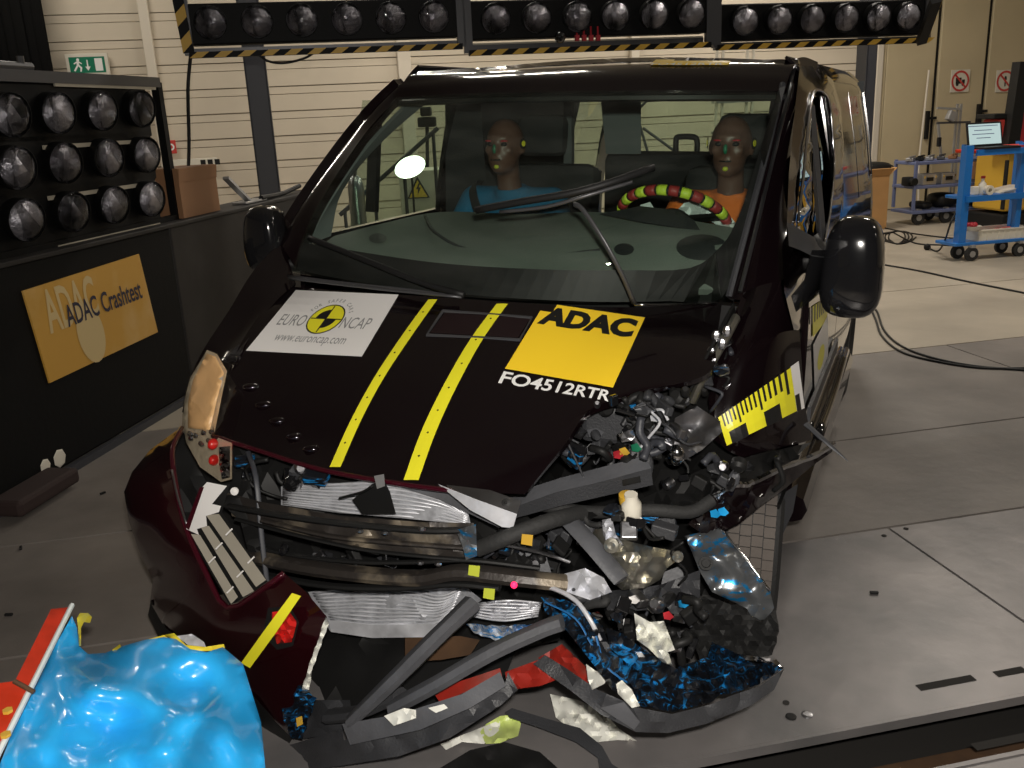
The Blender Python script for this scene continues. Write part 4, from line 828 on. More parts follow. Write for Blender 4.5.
sh('chrome_surround', [(219, 447, .25), (230, 446, .23), (230, 477, .21), (222, 479, .22), (219, 465, .24)], 'chrome', hl, step=4, thick=.004, amp=.02, freq=60)
for i in range(14):
    a, b_ = random.uniform(188, 212), random.uniform(430, 466)
    if b_ > 438 + (a - 186) * 1.3: continue
    x = B(); x.ball(S(a, b_, y=.30), (.010, .008, .009), 6, 4); x.mk('reflector_facet', K['chrome'], hl, **vk)
# bumper skin, torn open around the grille
bp_out = [(180, 428, .34), (166, 438, .36), (150, 450, .34), (132, 472, .25), (124, 492, .20), (129, 522, .17), (141, 556, .16), (153, 580, .17), (150, 602, .17), (165, 628, .13), (195, 652, .08), (225, 670, .03), (250, 692, -.01), (270, 716, -.03), (292, 738, -.04), (304, 724, -.06), (301, 700, -.06), (312, 668, -.07), (327, 617, -.07), (306, 592, -.04), (284, 573, .0), (268, 585, -.02), (228, 608, .0), (206, 573, .03), (187, 531, .07), (178, 497, .12), (173, 466, .18), (173, 446, .24)]
bump, bump_b = sheet('bumper_skin', bp_out, K['bumper'], van, step=9, thick=.008, inner=[(165, 500, .10), (160, 560, .09), (180, 600, .05), (215, 630, -.02), (260, 650, -.06), (285, 620, -.08)], surf=True, smooth=60)
x = B(); x.tube(path([S(a, b_, y=c - .004) for a, b_, c in [(182, 428, .33), (173, 446, .24), (173, 466, .18), (178, 497, .12), (187, 531, .07), (206, 573, .03), (228, 608, .0), (268, 585, -.02), (284, 573, .0)]], 3), .009, 6); x.mk('torn_edge', K['paint_red'], bump, smooth='all', **vk)
x = B(); x.tube(path([S(a, b_, y=c) for a, b_, c in [(168, 440, .34), (164, 455, .26)]], 3), .003, 6); x.mk('panel_gap', K['black'], bump, smooth='all', **vk)
x = B(); x.tube(path([S(a, b_, y=c) for a, b_, c in [(172, 470, .15), (178, 498, .10), (188, 528, .05)]], 3), .004, 6); x.mk('bright_line', K['steel'], bump, smooth='all', **vk)
sh('yellow_tape', [(292, 593, -.125), (301, 596, -.125), (275, 634, -.13), (250, 668, -.11), (241, 663, -.11), (266, 628, -.13)], 'yellow', bump, step=6, thick=.002)
rl_ = sh('fog_lamp_pocket', [(268, 608, -.083), (290, 606, -.09), (299, 622, -.095), (293, 646, -.09), (277, 650, -.085), (263, 635, -.08)], 'black', bump, step=6, thick=.01)
sh('red_reflector', [(272, 612, -.098), (288, 610, -.10), (297, 622, -.10), (292, 642, -.10), (277, 644, -.10), (272, 630, -.095)], 'redtr', bump, step=5, thick=.006, amp=.02, freq=30)
strip([(296, 598, 4.5), (280, 622, 4.5), (264, 645, 4.5)], bump_b, bump, lift=.045, marks=False) if 0 else None
sh('torn_rim', [(326, 617, -.085), (329, 624, -.08), (320, 648, -.085), (312, 670, -.085), (309, 690, -.08), (302, 690, -.08), (309, 664, -.09), (318, 640, -.09)], 'fluff', bump, step=4, thick=.006, amp=.03, freq=50, jag=.8)
sh('scuffed_corner', [(302, 684, -.09), (309, 692, -.09), (317, 698, -.09), (309, 716, -.09), (303, 740, -.08), (292, 738, -.08), (284, 722, -.08), (281, 708, -.08), (292, 706, -.09), (296, 690, -.09)], 'scuff', bump, step=4, thick=.006, amp=.05, freq=60, jag=1.5)
sh('yellow_chip', [(296, 718, -.11), (302, 716, -.11), (303, 724, -.11), (297, 727, -.11)], 'hazy', bump, step=4)
sh('lower_spoiler', [(151, 600, .16), (166, 628, .12), (196, 652, .07), (228, 672, .02), (252, 694, -.02), (292, 739, -.03), (286, 750, .02), (262, 730, .03), (238, 700, .05), (196, 668, .10), (160, 640, .16), (148, 615, .2)], 'black', bump, step=9, thick=.02)
# grille
gr = sh('grille_surround', [(200, 487, .085), (230, 484, .10), (222, 512, .07), (268, 582, .02), (230, 606, .02), (186, 530, .075)], 'black', van, step=9, thick=.02, inner=[(220, 545, .06)])
for sl in ([(191, 534), (200, 535), (238, 597), (231, 604)], [(200, 526), (209, 526), (254, 591), (243, 597)], [(206, 515), (219, 514), (266, 580), (256, 587)]):
    sh('grille_slat', [(sl[0][0], sl[0][1], .055), (sl[1][0], sl[1][1], .065), (sl[2][0], sl[2][1], .012), (sl[3][0], sl[3][1], -.002)], 'grille', gr, step=8, thick=.012)
for a, b_ in ((229, 532), (219, 546), (212, 560), (251, 560), (240, 574), (230, 590)): x = B(); x.bar(S(a - 3, b_ + 3, y=.01), S(a + 3, b_ - 3, y=.012), .004, .004); x.mk('slat_clip', K['white'], gr, **vk)
sh('snapped_grille_end', [(207, 482, .06), (227, 486, .06), (212, 504, .055), (221, 506, .055), (219, 512, .05), (206, 516, .048), (207, 526, .045), (197, 529, .045), (199, 535, .04), (186, 529, .045), (200, 490, .058)], 'white', gr, step=6, thick=.012)
sh('pink_edge', [(200, 487, .05), (204, 487, .05), (189, 530, .035), (185, 527, .035)], 'paint_red', gr, step=6, thick=.004)
# dark recess behind the front
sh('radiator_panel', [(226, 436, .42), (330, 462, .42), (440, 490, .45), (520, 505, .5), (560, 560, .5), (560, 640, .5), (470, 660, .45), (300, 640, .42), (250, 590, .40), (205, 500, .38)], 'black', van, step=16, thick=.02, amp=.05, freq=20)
sh('wheel_liner', [(140, 470, .42), (182, 432, .52), (240, 470, .50), (250, 590, .55), (190, 600, .50), (150, 560, .4)], 'black', van, step=14, thick=.01, amp=.04)
def rail(name, pts, r, m, flat=.6, n=8, par=None, seg=4, **k):
    x = B(); P = [S(a, b_, y=c) for a, b_, c in pts]; x.tube(path(P, seg), r, n, flat=flat); return x.mk(name, K[m], par or van, smooth=True, **vk, **k)
def ribbon(name, a, b_, n, m, par=None, r=.0035):
    """fin stack between an upper and a lower edge"""
    A = cr(a, 5); Bq = cr(b_, 5); x = B()
    for i in range(n + 1):
        t = i / n; x.tube([S(p[0] * (1 - t) + q[0] * t, p[1] * (1 - t) + q[1] * t + .5 * math.sin(p[0] * .07 + i), y=p[2] * (1 - t) + q[2] * t + .006 * math.sin(p[0] * .11 + i * .7)) for p, q in zip(A, Bq)], r, 5)
    return x.mk(name, K[m], par or van, kind='stuff', smooth='all', **vk)
r1 = sh('upper_radiator', [(281, 484, .33), (340, 483, .32), (396, 479, .32), (436, 490, .33), (468, 513, .34), (471, 525, .33), (400, 518, .31), (340, 513, .31), (281, 505, .32)], 'fin', step=10, thick=.03)
ribbon('cooling_fins', [(283, 486, .325), (340, 485, .315), (396, 482, .315), (440, 493, .325), (468, 514, .335)], [(283, 503, .315), (340, 511, .305), (396, 516, .305), (440, 520, .325), (468, 524, .325)], 8, 'alus', r1)
r2 = sh('lower_radiator', [(308, 592, .33), (355, 586, .33), (410, 589, .32), (465, 586, .32), (482, 600, .34), (456, 618, .33), (440, 636, .31), (372, 637, .31), (330, 631, .32)], 'fin', step=10, thick=.03, amp=.02)
ribbon('cooling_fins', [(312, 593, .325), (355, 588, .325), (410, 591, .315), (440, 596, .31), (462, 588, .315)], [(331, 620, .315), (370, 624, .305), (410, 624, .305), (436, 622, .30), (452, 612, .315)], 9, 'alus', r2)
sh('bottom_tank', [(328, 620, .30), (372, 625, .295), (440, 624, .29), (440, 637, .29), (372, 638, .295), (331, 632, .30)], 'alus', r2, step=8, thick=.02, amp=.015)
sh('crumpled_core', [(478, 603, .30), (500, 600, .31), (542, 602, .34), (538, 616, .33), (500, 620, .30), (474, 616, .29)], 'alus', van, step=5, thick=.006, amp=.09, freq=60, smooth=False)
ribbon('bent_fins', [(480, 603, .29), (510, 601, .29), (540, 603, .33)], [(474, 616, .28), (505, 621, .28), (538, 616, .32)], 6, 'alus', r=.003)
sh('torn_sheet', [(466, 624, .28), (500, 626, .27), (544, 624, .31), (536, 637, .30), (522, 638, .28), (512, 645, .27), (494, 640, .27), (474, 633, .27)], 'scuffw', van, step=4, thick=.004, amp=.06, freq=70, jag=1, smooth=False)
# cross beams in front of the radiators
sh('upper_crossbeam', [(224, 492, .20), (262, 502, .18), (340, 516, .16), (420, 522, .16), (474, 523, .20), (476, 556, .20), (456, 558, .17), (400, 552, .15), (340, 545, .15), (280, 530, .17), (232, 516, .20)], 'brown', step=9, thick=.05, amp=.02, inner=[(340, 532, .14)])
rail('beam_rib', [(228, 506, .17), (280, 515, .14), (340, 523, .13), (420, 530, .13), (472, 530, .16)], .013, 'black')
rail('beam_rib', [(262, 520, .15), (330, 536, .125), (400, 543, .125), (468, 548, .15)], .010, 'brown')
rail('beam_rib', [(236, 519, .17), (300, 536, .13), (360, 549, .13), (420, 556, .13), (470, 560, .15)], .008, 'black')
rail('lower_crossbeam', [(250, 555, .20), (300, 566, .15), (360, 574, .13), (420, 578, .13), (460, 572, .13), (520, 578, .15), (566, 583, .2)], [.030] * 25, 'brown', flat=.7)
rail('beam_rib', [(250, 546, .20), (300, 556, .16), (360, 562, .14), (420, 562, .14), (470, 560, .15), (540, 568, .2)], .010, 'black')
rail('beam_rib', [(262, 575, .18), (330, 586, .13), (400, 588, .13), (455, 584, .13), (500, 588, .14)], .014, 'black')
sh('scuffed_end', [(456, 530, .13), (476, 524, .14), (477, 556, .15), (466, 560, .14), (462, 545, .12)], 'scuff2', step=5, thick=.02, amp=.03)
for a, b_ in ((420, 563), (438, 564), (360, 531), (385, 533), (422, 529)): x = B(); x.ball(S(a, b_, y=.115), (.012, .008, .006), 8, 5); x.mk('fixing', K['steel'], van, **vk)
x = B(); x.lathe([(.012, 0), (.012, .006), (0, .008)], S(235, 491, y=.15), aim((.3, -1, .2)), 12); x.mk('bracket_bolt', K['white'], van, **vk)
sh('lamp_bracket', [(218, 484, .20), (250, 480, .22), (256, 520, .20), (266, 565, .20), (262, 592, .18), (254, 575, .18), (240, 520, .17), (222, 505, .18)], 'black', step=8, thick=.012, amp=.03)
rail('vertical_stay', [(248, 452, .30), (256, 478, .22), (262, 540, .17), (268, 590, .14)], .008, 'darkpost')
sh('latch_bracket', [(352, 500, .25), (372, 484, .23), (384, 480, .22), (390, 492, .22), (396, 514, .24), (362, 514, .24)], 'black', step=7, thick=.02)
sh('latch_clip', [(374, 476, .205), (384, 474, .20), (385, 486, .20), (377, 489, .205)], 'silver', step=5, thick=.015)
rail('latch_cable', [(340, 498, .24), (362, 492, .21), (372, 486, .2)], .006, 'black')
sh('bonnet_catch', [(440, 484, .26), (490, 490, .25), (521, 501, .25), (517, 514, .22), (478, 500, .22)], 'steel', step=8, thick=.006)
sh('catch_flange', [(438, 484, .255), (478, 500, .215), (517, 514, .215), (513, 528, .215), (502, 527, .20), (470, 510, .21)], 'alus', step=8, thick=.006)
x = B(); x.lathe([(.012, 0), (.012, .004), (.004, .006), (0, .0)], S(506, 503, y=.235), aim((.3, -1, .6)), 12); x.mk('catch_bolt', K['black'], van, **vk)
sh('bonnet_underside', [(330, 468, .30), (400, 484, .29), (440, 487, .31), (500, 528, .27), (440, 500, .30), (380, 480, .33)], 'plastic2', step=9, thick=.01)
# ================================================================== ENGINE BAY AND CRUSHED CORNER (driver side)
sh('engine_block', [(500, 500, .85), (560, 440, .9), (600, 395, .95), (640, 380, .95), (712, 378, .98), (730, 440, .95), (800, 455, 1.0), (775, 520, .98), (735, 560, .95), (730, 640, .85), (640, 660, .75), (540, 640, .7), (480, 600, .6), (470, 540, .6)], 'black', step=16, thick=.05, amp=.15, freq=25)
sh('scuttle', [(600, 386, .72), (640, 380, .76), (704, 374, .80), (734, 300, .98), (738, 330, 1.0), (712, 400, .95), (690, 440, .9), (600, 420, .85)], 'black', step=12, thick=.02, amp=.05)
rail('wing_support', [(692, 402, .78), (706, 372, .80), (722, 344, .84), (736, 318, .90)], [.028] * 13, 'alu', flat=.5)
rail('rubber_seal', [(684, 404, .72), (699, 372, .72), (715, 340, .78), (733, 306, .92)], .008, 'black')
for a, b_ in ((716, 336), (722, 344), (711, 352), (727, 331)): x = B(); x.ball(S(a, b_, y=.78), (.014, .01, .018), 7, 5); x.mk('bracket', K['steel'], van, **vk)
x = B(); x.lathe([(.085, 0), (.085, .03), (.07, .04), (.0, .045)], S(626, 396, y=.66), Matrix.Rotation(.15, 3, 'Y'), 24); x.mk('filler_lid', K['plastic2'], van, smooth=True, **vk)
x = B(); x.box(S(628, 420, y=.72), (.26, .14, .12), Matrix.Rotation(.1, 3, 'Z'), .02); x.mk('battery_box', K['plastic'], van, **vk)
sh('fluid_bottle', [(587, 430, .60), (596, 428, .59), (604, 432, .60), (600, 438, .60), (589, 437, .6)], 'plastic2', step=4, thick=.03)
ab = sh('air_duct', [(504, 496, .42), (560, 478, .44), (645, 456, .50), (651, 468, .47), (600, 482, .43), (556, 492, .40), (512, 508, .38)], 'plastic2', step=9, thick=.03)
sh('duct_side', [(512, 508, .375), (556, 492, .395), (600, 482, .425), (651, 468, .465), (653, 485, .48), (600, 497, .43), (560, 506, .40), (516, 518, .39)], 'plastic', ab, step=9, thick=.03)
sh('duct_slot', [(622, 480, .425), (640, 476, .435), (641, 482, .44), (623, 486, .43)], 'black', ab, step=6, thick=.006)
rail('black_hose', [(478, 549, .20), (505, 538, .20), (530, 528, .24), (556, 519, .30), (582, 513, .40)], .022, 'rubber', flat=1, n=12)
rail('black_hose', [(540, 505, .45), (590, 512, .45), (650, 510, .45), (690, 512, .5), (712, 500, .55)], .018, 'rubber', flat=1, n=12)
rail('grey_strut', [(566, 517, .36), (592, 545, .30), (622, 580, .26)], [.030] * 9, 'plastic2', flat=.45)
rail('thin_pipe', [(503, 545, .2), (530, 550, .25), (553, 556, .3), (570, 562, .32)], .005, 'steel', flat=1)
rail('wire_loop', [(528, 584, .2), (552, 588, .16), (575, 600, .13), (590, 620, .10), (600, 640, .1)], .006, 'alus', flat=1)
gb = sh('gearbox_casting', [(590, 530, .44), (604, 528, .42), (624, 540, .38), (648, 546, .38), (680, 552, .42), (678, 560, .42), (667, 568, .40), (660, 580, .38), (645, 588, .36), (622, 590, .34), (606, 577, .34), (596, 555, .38)], 'alu', step=6, thick=.06, amp=.05, freq=45, inner=[(630, 562, .28), (615, 555, .30), (650, 565, .31)], smooth=60)
for a, b_, r_ in ((630, 573, .012), (612, 545, .02), (678, 556, .014)): x = B(); x.lathe([(r_, 0), (r_, .02), (r_ * .5, .024), (0, .02)], S(a, b_, y=.30), aim((.2, -1, .4)), 14); x.mk('boss', K['alu'], gb, smooth=True, **vk)
sh('casting_rib', [(602, 520, .38), (612, 518, .37), (616, 535, .35), (624, 545, .33), (610, 548, .33), (603, 535, .36)], 'alus', gb, step=4, thick=.01, amp=.05, freq=60, smooth=False)
x = B(); x.lathe([(.024, 0), (.027, .02), (.027, .055), (.018, .07), (.018, .085)], S(632, 520, y=.42), Matrix.Rotation(.2, 3, 'X'), 16); o = x.mk('reservoir', K['signwhite'], van, smooth=True, **vk)
x = B(); x.lathe([(.02, 0), (.022, .01), (.022, .028), (0, .032)], S(627, 503, y=.42), Matrix.Rotation(.2, 3, 'X'), 12); x.mk('orange_cap', K['hazy'], o, smooth=True, **vk)
sh('metal_plate', [(560, 575, .35), (585, 568, .36), (604, 578, .33), (612, 592, .32), (590, 600, .32), (566, 592, .33)], 'alus', step=7, thick=.01, amp=.05)
sh('mounting_plate', [(514, 548, .34), (545, 552, .36), (552, 575, .35), (520, 572, .32), (505, 560, .33)], 'plastic2', step=8, thick=.02)
sh('lower_cover', [(600, 592, .40), (660, 585, .45), (700, 570, .50), (700, 600, .50), (650, 610, .42), (610, 612, .38)], 'plastic', step=8, thick=.02, amp=.05)
# wing lip torn outwards
lip = sh('torn_wing_lip', [(714, 496, .68), (735, 485, .70), (757, 481, .76), (785, 467, .86), (816, 456, 1.0), (834, 444, 1.08), (832, 452, 1.08), (812, 466, .98), (786, 488, .86), (762, 505, .76), (740, 523, .70), (708, 538, .64), (688, 524, .60)], 'paint', step=8, thick=.008, amp=.03)
x = B(); x.tube(path([S(a, b_, y=c) for a, b_, c in [(714, 496, .67), (735, 485, .69), (746, 485, .72), (757, 480, .75), (785, 467, .85), (816, 455, .99), (834, 444, 1.07)]], 4), [.006 + .004 * random.random() for _ in range(25)], 5); x.mk('bare_metal_edge', K['chrome'], lip, **vk)
rail('metal_spike', [(806, 424, 1.04), (826, 442, 1.0), (848, 461, .98)], [.012, .01, .01, .01, .009, .008, .006, .004, .002], 'darkpost')
sh('wheel_arch_liner', [(640, 500, .62), (700, 470, .70), (744, 458, .78), (812, 442, 1.0), (790, 462, .92), (757, 480, .80), (735, 484, .74), (716, 496, .70), (690, 512, .64), (655, 515, .58)], 'black', step=9, thick=.015, amp=.08, freq=30)
sh('mud_flap', [(779, 496, .98), (798, 484, 1.02), (793, 512, 1.04), (782, 536, 1.06), (776, 540, 1.06)], 'plastic', step=7, thick=.015)
sh('wing_inner_panel', [(675, 418, .66), (697, 406, .70), (720, 421, .74), (722, 432, .73), (702, 450, .68), (676, 465, .62), (671, 440, .62)], 'steel', step=6, thick=.006, amp=.02)
x = B(); x.ball(S(676, 455, y=.60), (.026, .02, .032), 10, 8); x.mk('crushed_cap', K['chrome'], van, smooth=True, **vk)
sh('wing_edge_dark', [(742, 296, 1.02), (746, 300, 1.02), (728, 345, .89), (716, 388, .81), (714, 424, .77), (722, 446, .77), (714, 440, .79), (708, 400, .82), (722, 345, .9)], 'paint', step=8, thick=.01)
# suspension panel beside the tyre
sp = sh('suspension_panel', [(684, 536, .62), (720, 528, .66), (734, 545, .64), (752, 567, .62), (770, 590, .60), (776, 616, .58), (756, 622, .56), (738, 604, .56), (712, 592, .54), (700, 572, .56), (692, 552, .58)], 'scuff2', step=7, thick=.008, amp=.04, inner=[(722, 565, .55)], smooth=60)
x = B(); x.lathe([(.020, 0), (.020, .006), (.013, .006), (.010, -.004), (0, -.004)], S(706, 563, y=.53), aim((.2, -1, .3)), 16); x.mk('bush', K['rubber'], sp, **vk)
x = B(); x.tube(path([S(720, 528, y=.655), S(745, 558, y=.62), S(770, 591, y=.59)], 3), .005, 6); x.mk('bright_edge', K['chrome'], sp, smooth='all', **vk)
sh('crushed_liner', [(700, 596, .50), (724, 602, .50), (742, 606, .52), (762, 622, .54), (776, 604, .56), (779, 632, .54), (772, 655, .5), (740, 662, .46), (700, 664, .42), (690, 630, .45)], 'rubber', step=6, thick=.02, amp=.10, freq=50, jag=1.5, smooth=False)
sh('pink_panel', [(664, 572, .52), (682, 565, .54), (686, 592, .52), (670, 600, .5), (660, 590, .5)], 'plastic2', step=6, thick=.01)
# --- bumper beam pushed under the van, scuffed blue
sh('scuffed_bumper', [(541, 597, .12), (566, 600, .14), (590, 612, .14), (602, 626, .12), (612, 652, .10), (640, 672, .10), (676, 688, .14), (722, 692, .22), (712, 702, .16), (672, 712, .08), (640, 706, .02), (612, 690, .0), (590, 660, .02), (566, 630, .06), (545, 612, .10)], 'scuff', step=6, thick=.012, amp=.06, freq=40, inner=[(600, 660, .0), (640, 690, .03)])
sh('scuffed_bumper', [(606, 628, .16), (620, 632, .16), (650, 654, .18), (682, 672, .22), (716, 688, .26), (728, 694, .26), (700, 694, .18), (660, 684, .12), (630, 666, .10), (610, 648, .12)], 'scuff', step=6, thick=.012, amp=.06, freq=40, seed=3)
sh('scuffed_bumper', [(676, 668, .30), (708, 657, .36), (712, 642, .40), (738, 654, .38), (776, 660, .40), (784, 668, .40), (760, 684, .32), (730, 694, .24), (706, 690, .22), (690, 680, .25)], 'scuff', step=5, thick=.012, amp=.10, freq=45, seed=5)
for i, pts in enumerate(([(545, 602, .09), (575, 618, .07), (592, 645, .05), (612, 672, .02), (650, 695, .06)], [(596, 636, .08), (604, 662, .05), (622, 680, .02)])):
    rail('blue_streak', pts, .003, 'blue_edge', flat=.6)
sh('bright_torn_edge', [(738, 654, .35), (776, 659, .37), (784, 668, .37), (774, 664, .36), (740, 659, .34)], 'chrome', step=5, thick=.006, amp=.03)
sh('bumper_underside', [(784, 669, .36), (774, 690, .3), (750, 706, .22), (706, 724, .12), (668, 733, .05), (636, 732, .0), (600, 714, -.02), (570, 690, .0), (533, 664, .04), (527, 676, .02), (566, 706, -.03), (590, 690, .0), (640, 708, .0), (672, 714, .04), (712, 704, .12), (730, 696, .2), (760, 686, .28)][:9] + [(545, 655, .05), (566, 668, .02), (598, 690, .0), (640, 708, .0), (672, 714, .05), (712, 704, .13), (730, 696, .2), (760, 686, .28)], 'plastic', step=8, thick=.02, amp=.02)
sh('bumper_corner', [(600, 708, -.04), (624, 702, -.03), (640, 722, -.02), (634, 730, -.02)], 'plastic2', step=6, thick=.01)
# foam bars
rail('foam_bar', [(352, 720, -.12), (392, 682, -.10), (436, 638, -.02), (472, 604, .08)], [.030, .034, .036, .038, .040, .040, .042, .042, .042, .042, .044, .046, .048], 'plastic2', flat=.55)
rail('foam_bar', [(395, 706, -.10), (440, 682, -.10), (492, 652, -.06), (540, 630, .0), (562, 622, .02)], [.034] * 17, 'plastic2', flat=.6)
rail('foam_bar', [(330, 716, -.05), (360, 712, -.08), (400, 695, -.08)], .03, 'plastic', flat=.6)
for a, b_ in ((405, 672), (372, 698), (440, 643), (427, 690), (462, 668), (507, 648), (452, 612)): x = B(); x.bar(S(a - 4, b_ - 4, y=-.15), S(a + 4, b_ + 4, y=-.15), .003, .003); x.mk('scratch', K['plastic2'], van, **vk) if 0 else None
lb = sh('lower_bumper', [(262, 752, .02), (300, 742, -.04), (342, 728, -.10), (344, 740, -.12), (420, 722, -.12), (470, 700, -.10), (505, 684, -.06), (508, 672, -.04), (518, 690, -.06), (500, 706, -.1), (450, 738, -.14), (400, 756, -.15), (340, 766, -.12), (270, 774, -.02)], 'plastic', step=9, thick=.02, amp=.02)
sh('lower_lip', [(300, 700, .05), (350, 700, .0), (352, 716, -.04), (345, 730, -.06), (300, 740, -.02), (290, 720, .02)], 'plastic', step=9, thick=.02, amp=.03)
sh('lower_bumper_face', [(342, 724, -.14), (400, 714, -.15), (462, 694, -.13), (500, 672, -.10), (506, 686, -.10), (470, 708, -.14), (420, 730, -.17), (350, 745, -.16)], 'plastic2', lb, step=9, thick=.01)
for a, b_ in ((0, 0),): pass
sh('red_panel', [(505, 672, .02), (538, 660, .05), (556, 680, .04), (540, 686, .02), (508, 690, .0)], 'red_dark', step=6, thick=.01, amp=.03)
sh('red_panel', [(538, 658, .06), (562, 644, .10), (586, 667, .08), (592, 682, .04), (582, 686, .03), (562, 672, .05)], 'red_dark', step=6, thick=.01, amp=.04)
sh('red_panel', [(432, 690, -.02), (470, 678, -.02), (500, 668, .0), (502, 676, .0), (470, 690, -.04), (440, 703, -.05)], 'red_dark', step=7, thick=.01)
sh('red_panel', [(405, 638, .22), (460, 636, .22), (480, 640, .2), (470, 655, .16), (440, 660, .14), (405, 662, .16)], 'rust', step=7, thick=.01)
for a, b_, c in ((475, 571, .1), (490, 594, .08), (528, 540, .18)):
    sh('yellow_tag', [(a - 6, b_ - 6, c), (a + 5, b_ - 5, c), (a + 4, b_ + 6, c), (a - 7, b_ + 4, c)], 'limem' if a != 528 else 'hazy', step=5, thick=.003)
x = B(); x.ball(S(514, 585, y=.09), .009, 8, 6); x.mk('red_indicator', mat('lit_red_indicator', (1, .02, .08), .4, emit=(1, .02, .1), es=2), van, **vk)
# small broken parts crowding the bay
def clutter(poly, n, seed):
    rnd = random.Random(seed); xs = [p[0] for p in poly]; ys = [p[1] for p in poly]
    def ins(x_, y_):
        r = False; j = len(poly) - 1
        for i in range(len(poly)):
            a, b_ = poly[i], poly[j]
            if (a[1] > y_) != (b_[1] > y_) and x_ < (b_[0] - a[0]) * (y_ - a[1]) / (b_[1] - a[1]) + a[0]: r = not r
            j = i
        return r
    c = 0
    while c < n:
        a, b_ = rnd.uniform(min(xs), max(xs)), rnd.uniform(min(ys), max(ys))
        if not ins(a, b_): continue
        c += 1; dep = poly[0][2] + rnd.uniform(-.08, .12); p = S(a, b_, y=dep); k = rnd.random()
        if k < .38:
            P = [p]
            for _ in range(3): P.append(P[-1] + Vector((rnd.uniform(-.05, .05), rnd.uniform(-.03, .04), rnd.uniform(-.06, .02))))
            x = B(); x.tube(path(P, 4), rnd.choice((.0035, .005, .008, .012)), 6); x.mk('hose' if k < .15 else 'wire', K[rnd.choice(('black', 'black', 'rubber', 'plastic', 'black', 'darkpost', 'darkpost'))], van, smooth='all', **vk)
        elif k < .72:
            R = Matrix.Rotation(rnd.uniform(0, 3), 3, Vector((rnd.random(), rnd.random(), rnd.random()))); x = B(); x.box(p, (rnd.uniform(.02, .07), rnd.uniform(.02, .05), rnd.uniform(.008, .035)), R, .004)
            x.mk('broken_bracket', K[rnd.choice(('black', 'plastic', 'black', 'black', 'blackgloss', 'blackgloss', 'steel', 'scuff'))], van, **vk)
        elif k < .88:
            R = aim((rnd.uniform(-1, 1), -1, rnd.uniform(-.5, 1))); r_ = rnd.uniform(.008, .026); x = B(); x.lathe([(r_, 0), (r_, .02), (r_ * .6, .03), (0, .03)], p, R, 12); x.mk('connector', K[rnd.choice(('black', 'plastic', 'blackgloss', 'steel', 'black'))], van, smooth=True, **vk)
        else:
            q = [(a + rnd.uniform(5, 12) * math.cos(t), b_ + rnd.uniform(4, 9) * math.sin(t), dep + rnd.uniform(-.02, .02)) for t in (0, 1.1, 2.3, 3.4, 4.6, 5.4)]
            sh('torn_bracket', q, rnd.choice(('steel', 'plastic2', 'scuff', 'plastic', 'black')), step=6, thick=.003, amp=.04, smooth=False)
sh('dark_floor_sheet', [(296, 640, .40), (412, 636, .36), (520, 640, .36), (500, 690, .20), (400, 716, .12), (300, 722, .16)], 'black', step=16, thick=.01, amp=.03)  # black sheet added to darken the floor seen under the wreck
clutter([(560, 455, .56), (600, 402, .6), (640, 390, .6), (690, 392, .6), (680, 430, .6), (655, 462, .5), (600, 470, .5)], 70, 1)
clutter([(540, 520, .42), (590, 505, .4), (680, 520, .5), (690, 545, .5), (600, 530, .4), (565, 560, .4), (530, 560, .4)], 36, 2)
clutter([(560, 596, .32), (640, 592, .4), (700, 600, .4), (700, 650, .3), (650, 655, .2), (600, 630, .2)], 46, 3)
clutter([(660, 460, .66), (740, 460, .8), (790, 455, .9), (700, 500, .6), (660, 505, .6)], 26, 4)
clutter([(225, 445, .34), (300, 465, .34), (370, 478, .3), (270, 485, .3), (245, 485, .3)], 22, 5)
clutter([(480, 530, .28), (530, 530, .3), (560, 560, .3), (500, 565, .24)], 18, 6)
clutter([(268, 540, .24), (330, 560, .24), (440, 560, .24), (280, 550, .24)], 12, 7)
clutter([(700, 380, .80), (735, 330, .92), (740, 350, .95), (706, 410, .8)], 10, 8)
for a, b_, c, m_ in ((636, 448, .50, 'green'), (624, 452, .50, 'hazy'), (618, 455, .5, 'redm'), (655, 418, .58, 'alus'), (622, 437, .55, 'chrome'), (683, 604, .3, 'blue'), (668, 616, .26, 'redm'), (597, 616, .2, 'chrome'), (634, 600, .3, 'white'), (723, 512, .6, 'blue'), (715, 514, .6, 'blue'), (640, 522, .4, 'white')):
    sh('loose_chip', [(a - 5, b_ - 3, c), (a + 1, b_ - 5, c), (a + 6, b_ + 1, c - .01), (a + 2, b_ + 4, c), (a - 4, b_ + 3, c)], m_, step=5, thick=.004, amp=.03)
rail('pink_wire', [(640, 448, .5), (650, 436, .5), (660, 422, .5), (652, 412, .52), (662, 410, .5), (668, 420, .5)], .004, 'shirt_o' if 0 else 'alus', flat=1)
# ================================================================== CABIN INSIDE
dsh = R3([(334, 236, 'y', 1.20), (380, 224, 'y', 1.40), (440, 212, 'y', 1.62), (520, 214, 'y', 1.60), (590, 212, 'y', 1.56), (660, 216, 'y', 1.50), (736, 228, 'y', 1.46)],
         [(318, 248, 'y', 1.10), (380, 244, 'y', 1.16), (450, 242, 'y', 1.22), (520, 242, 'y', 1.24), (590, 240, 'y', 1.26), (660, 242, 'y', 1.28), (728, 246, 'y', 1.34)],
         [(306, 262, 'y', 1.04), (380, 272, 'y', 1.00), (450, 280, 'y', .98), (520, 286, 'y', .98), (590, 288, 'y', 1.00), (660, 288, 'y', 1.08), (722, 290, 'y', 1.2)])
dbd, db_b = patch('dashboard', dsh, K['dash'], van, thick=.03, n=5, surf=True)
def ell(cx, cy, rx, ry): return join(gpie(cx, cy, rx, ry, hole=.5, n=20), gpie(cx, cy, rx * .5, ry * .5, n=20))
unit = [(0, 0), (1024, 0), (1024, 768), (0, 768)]
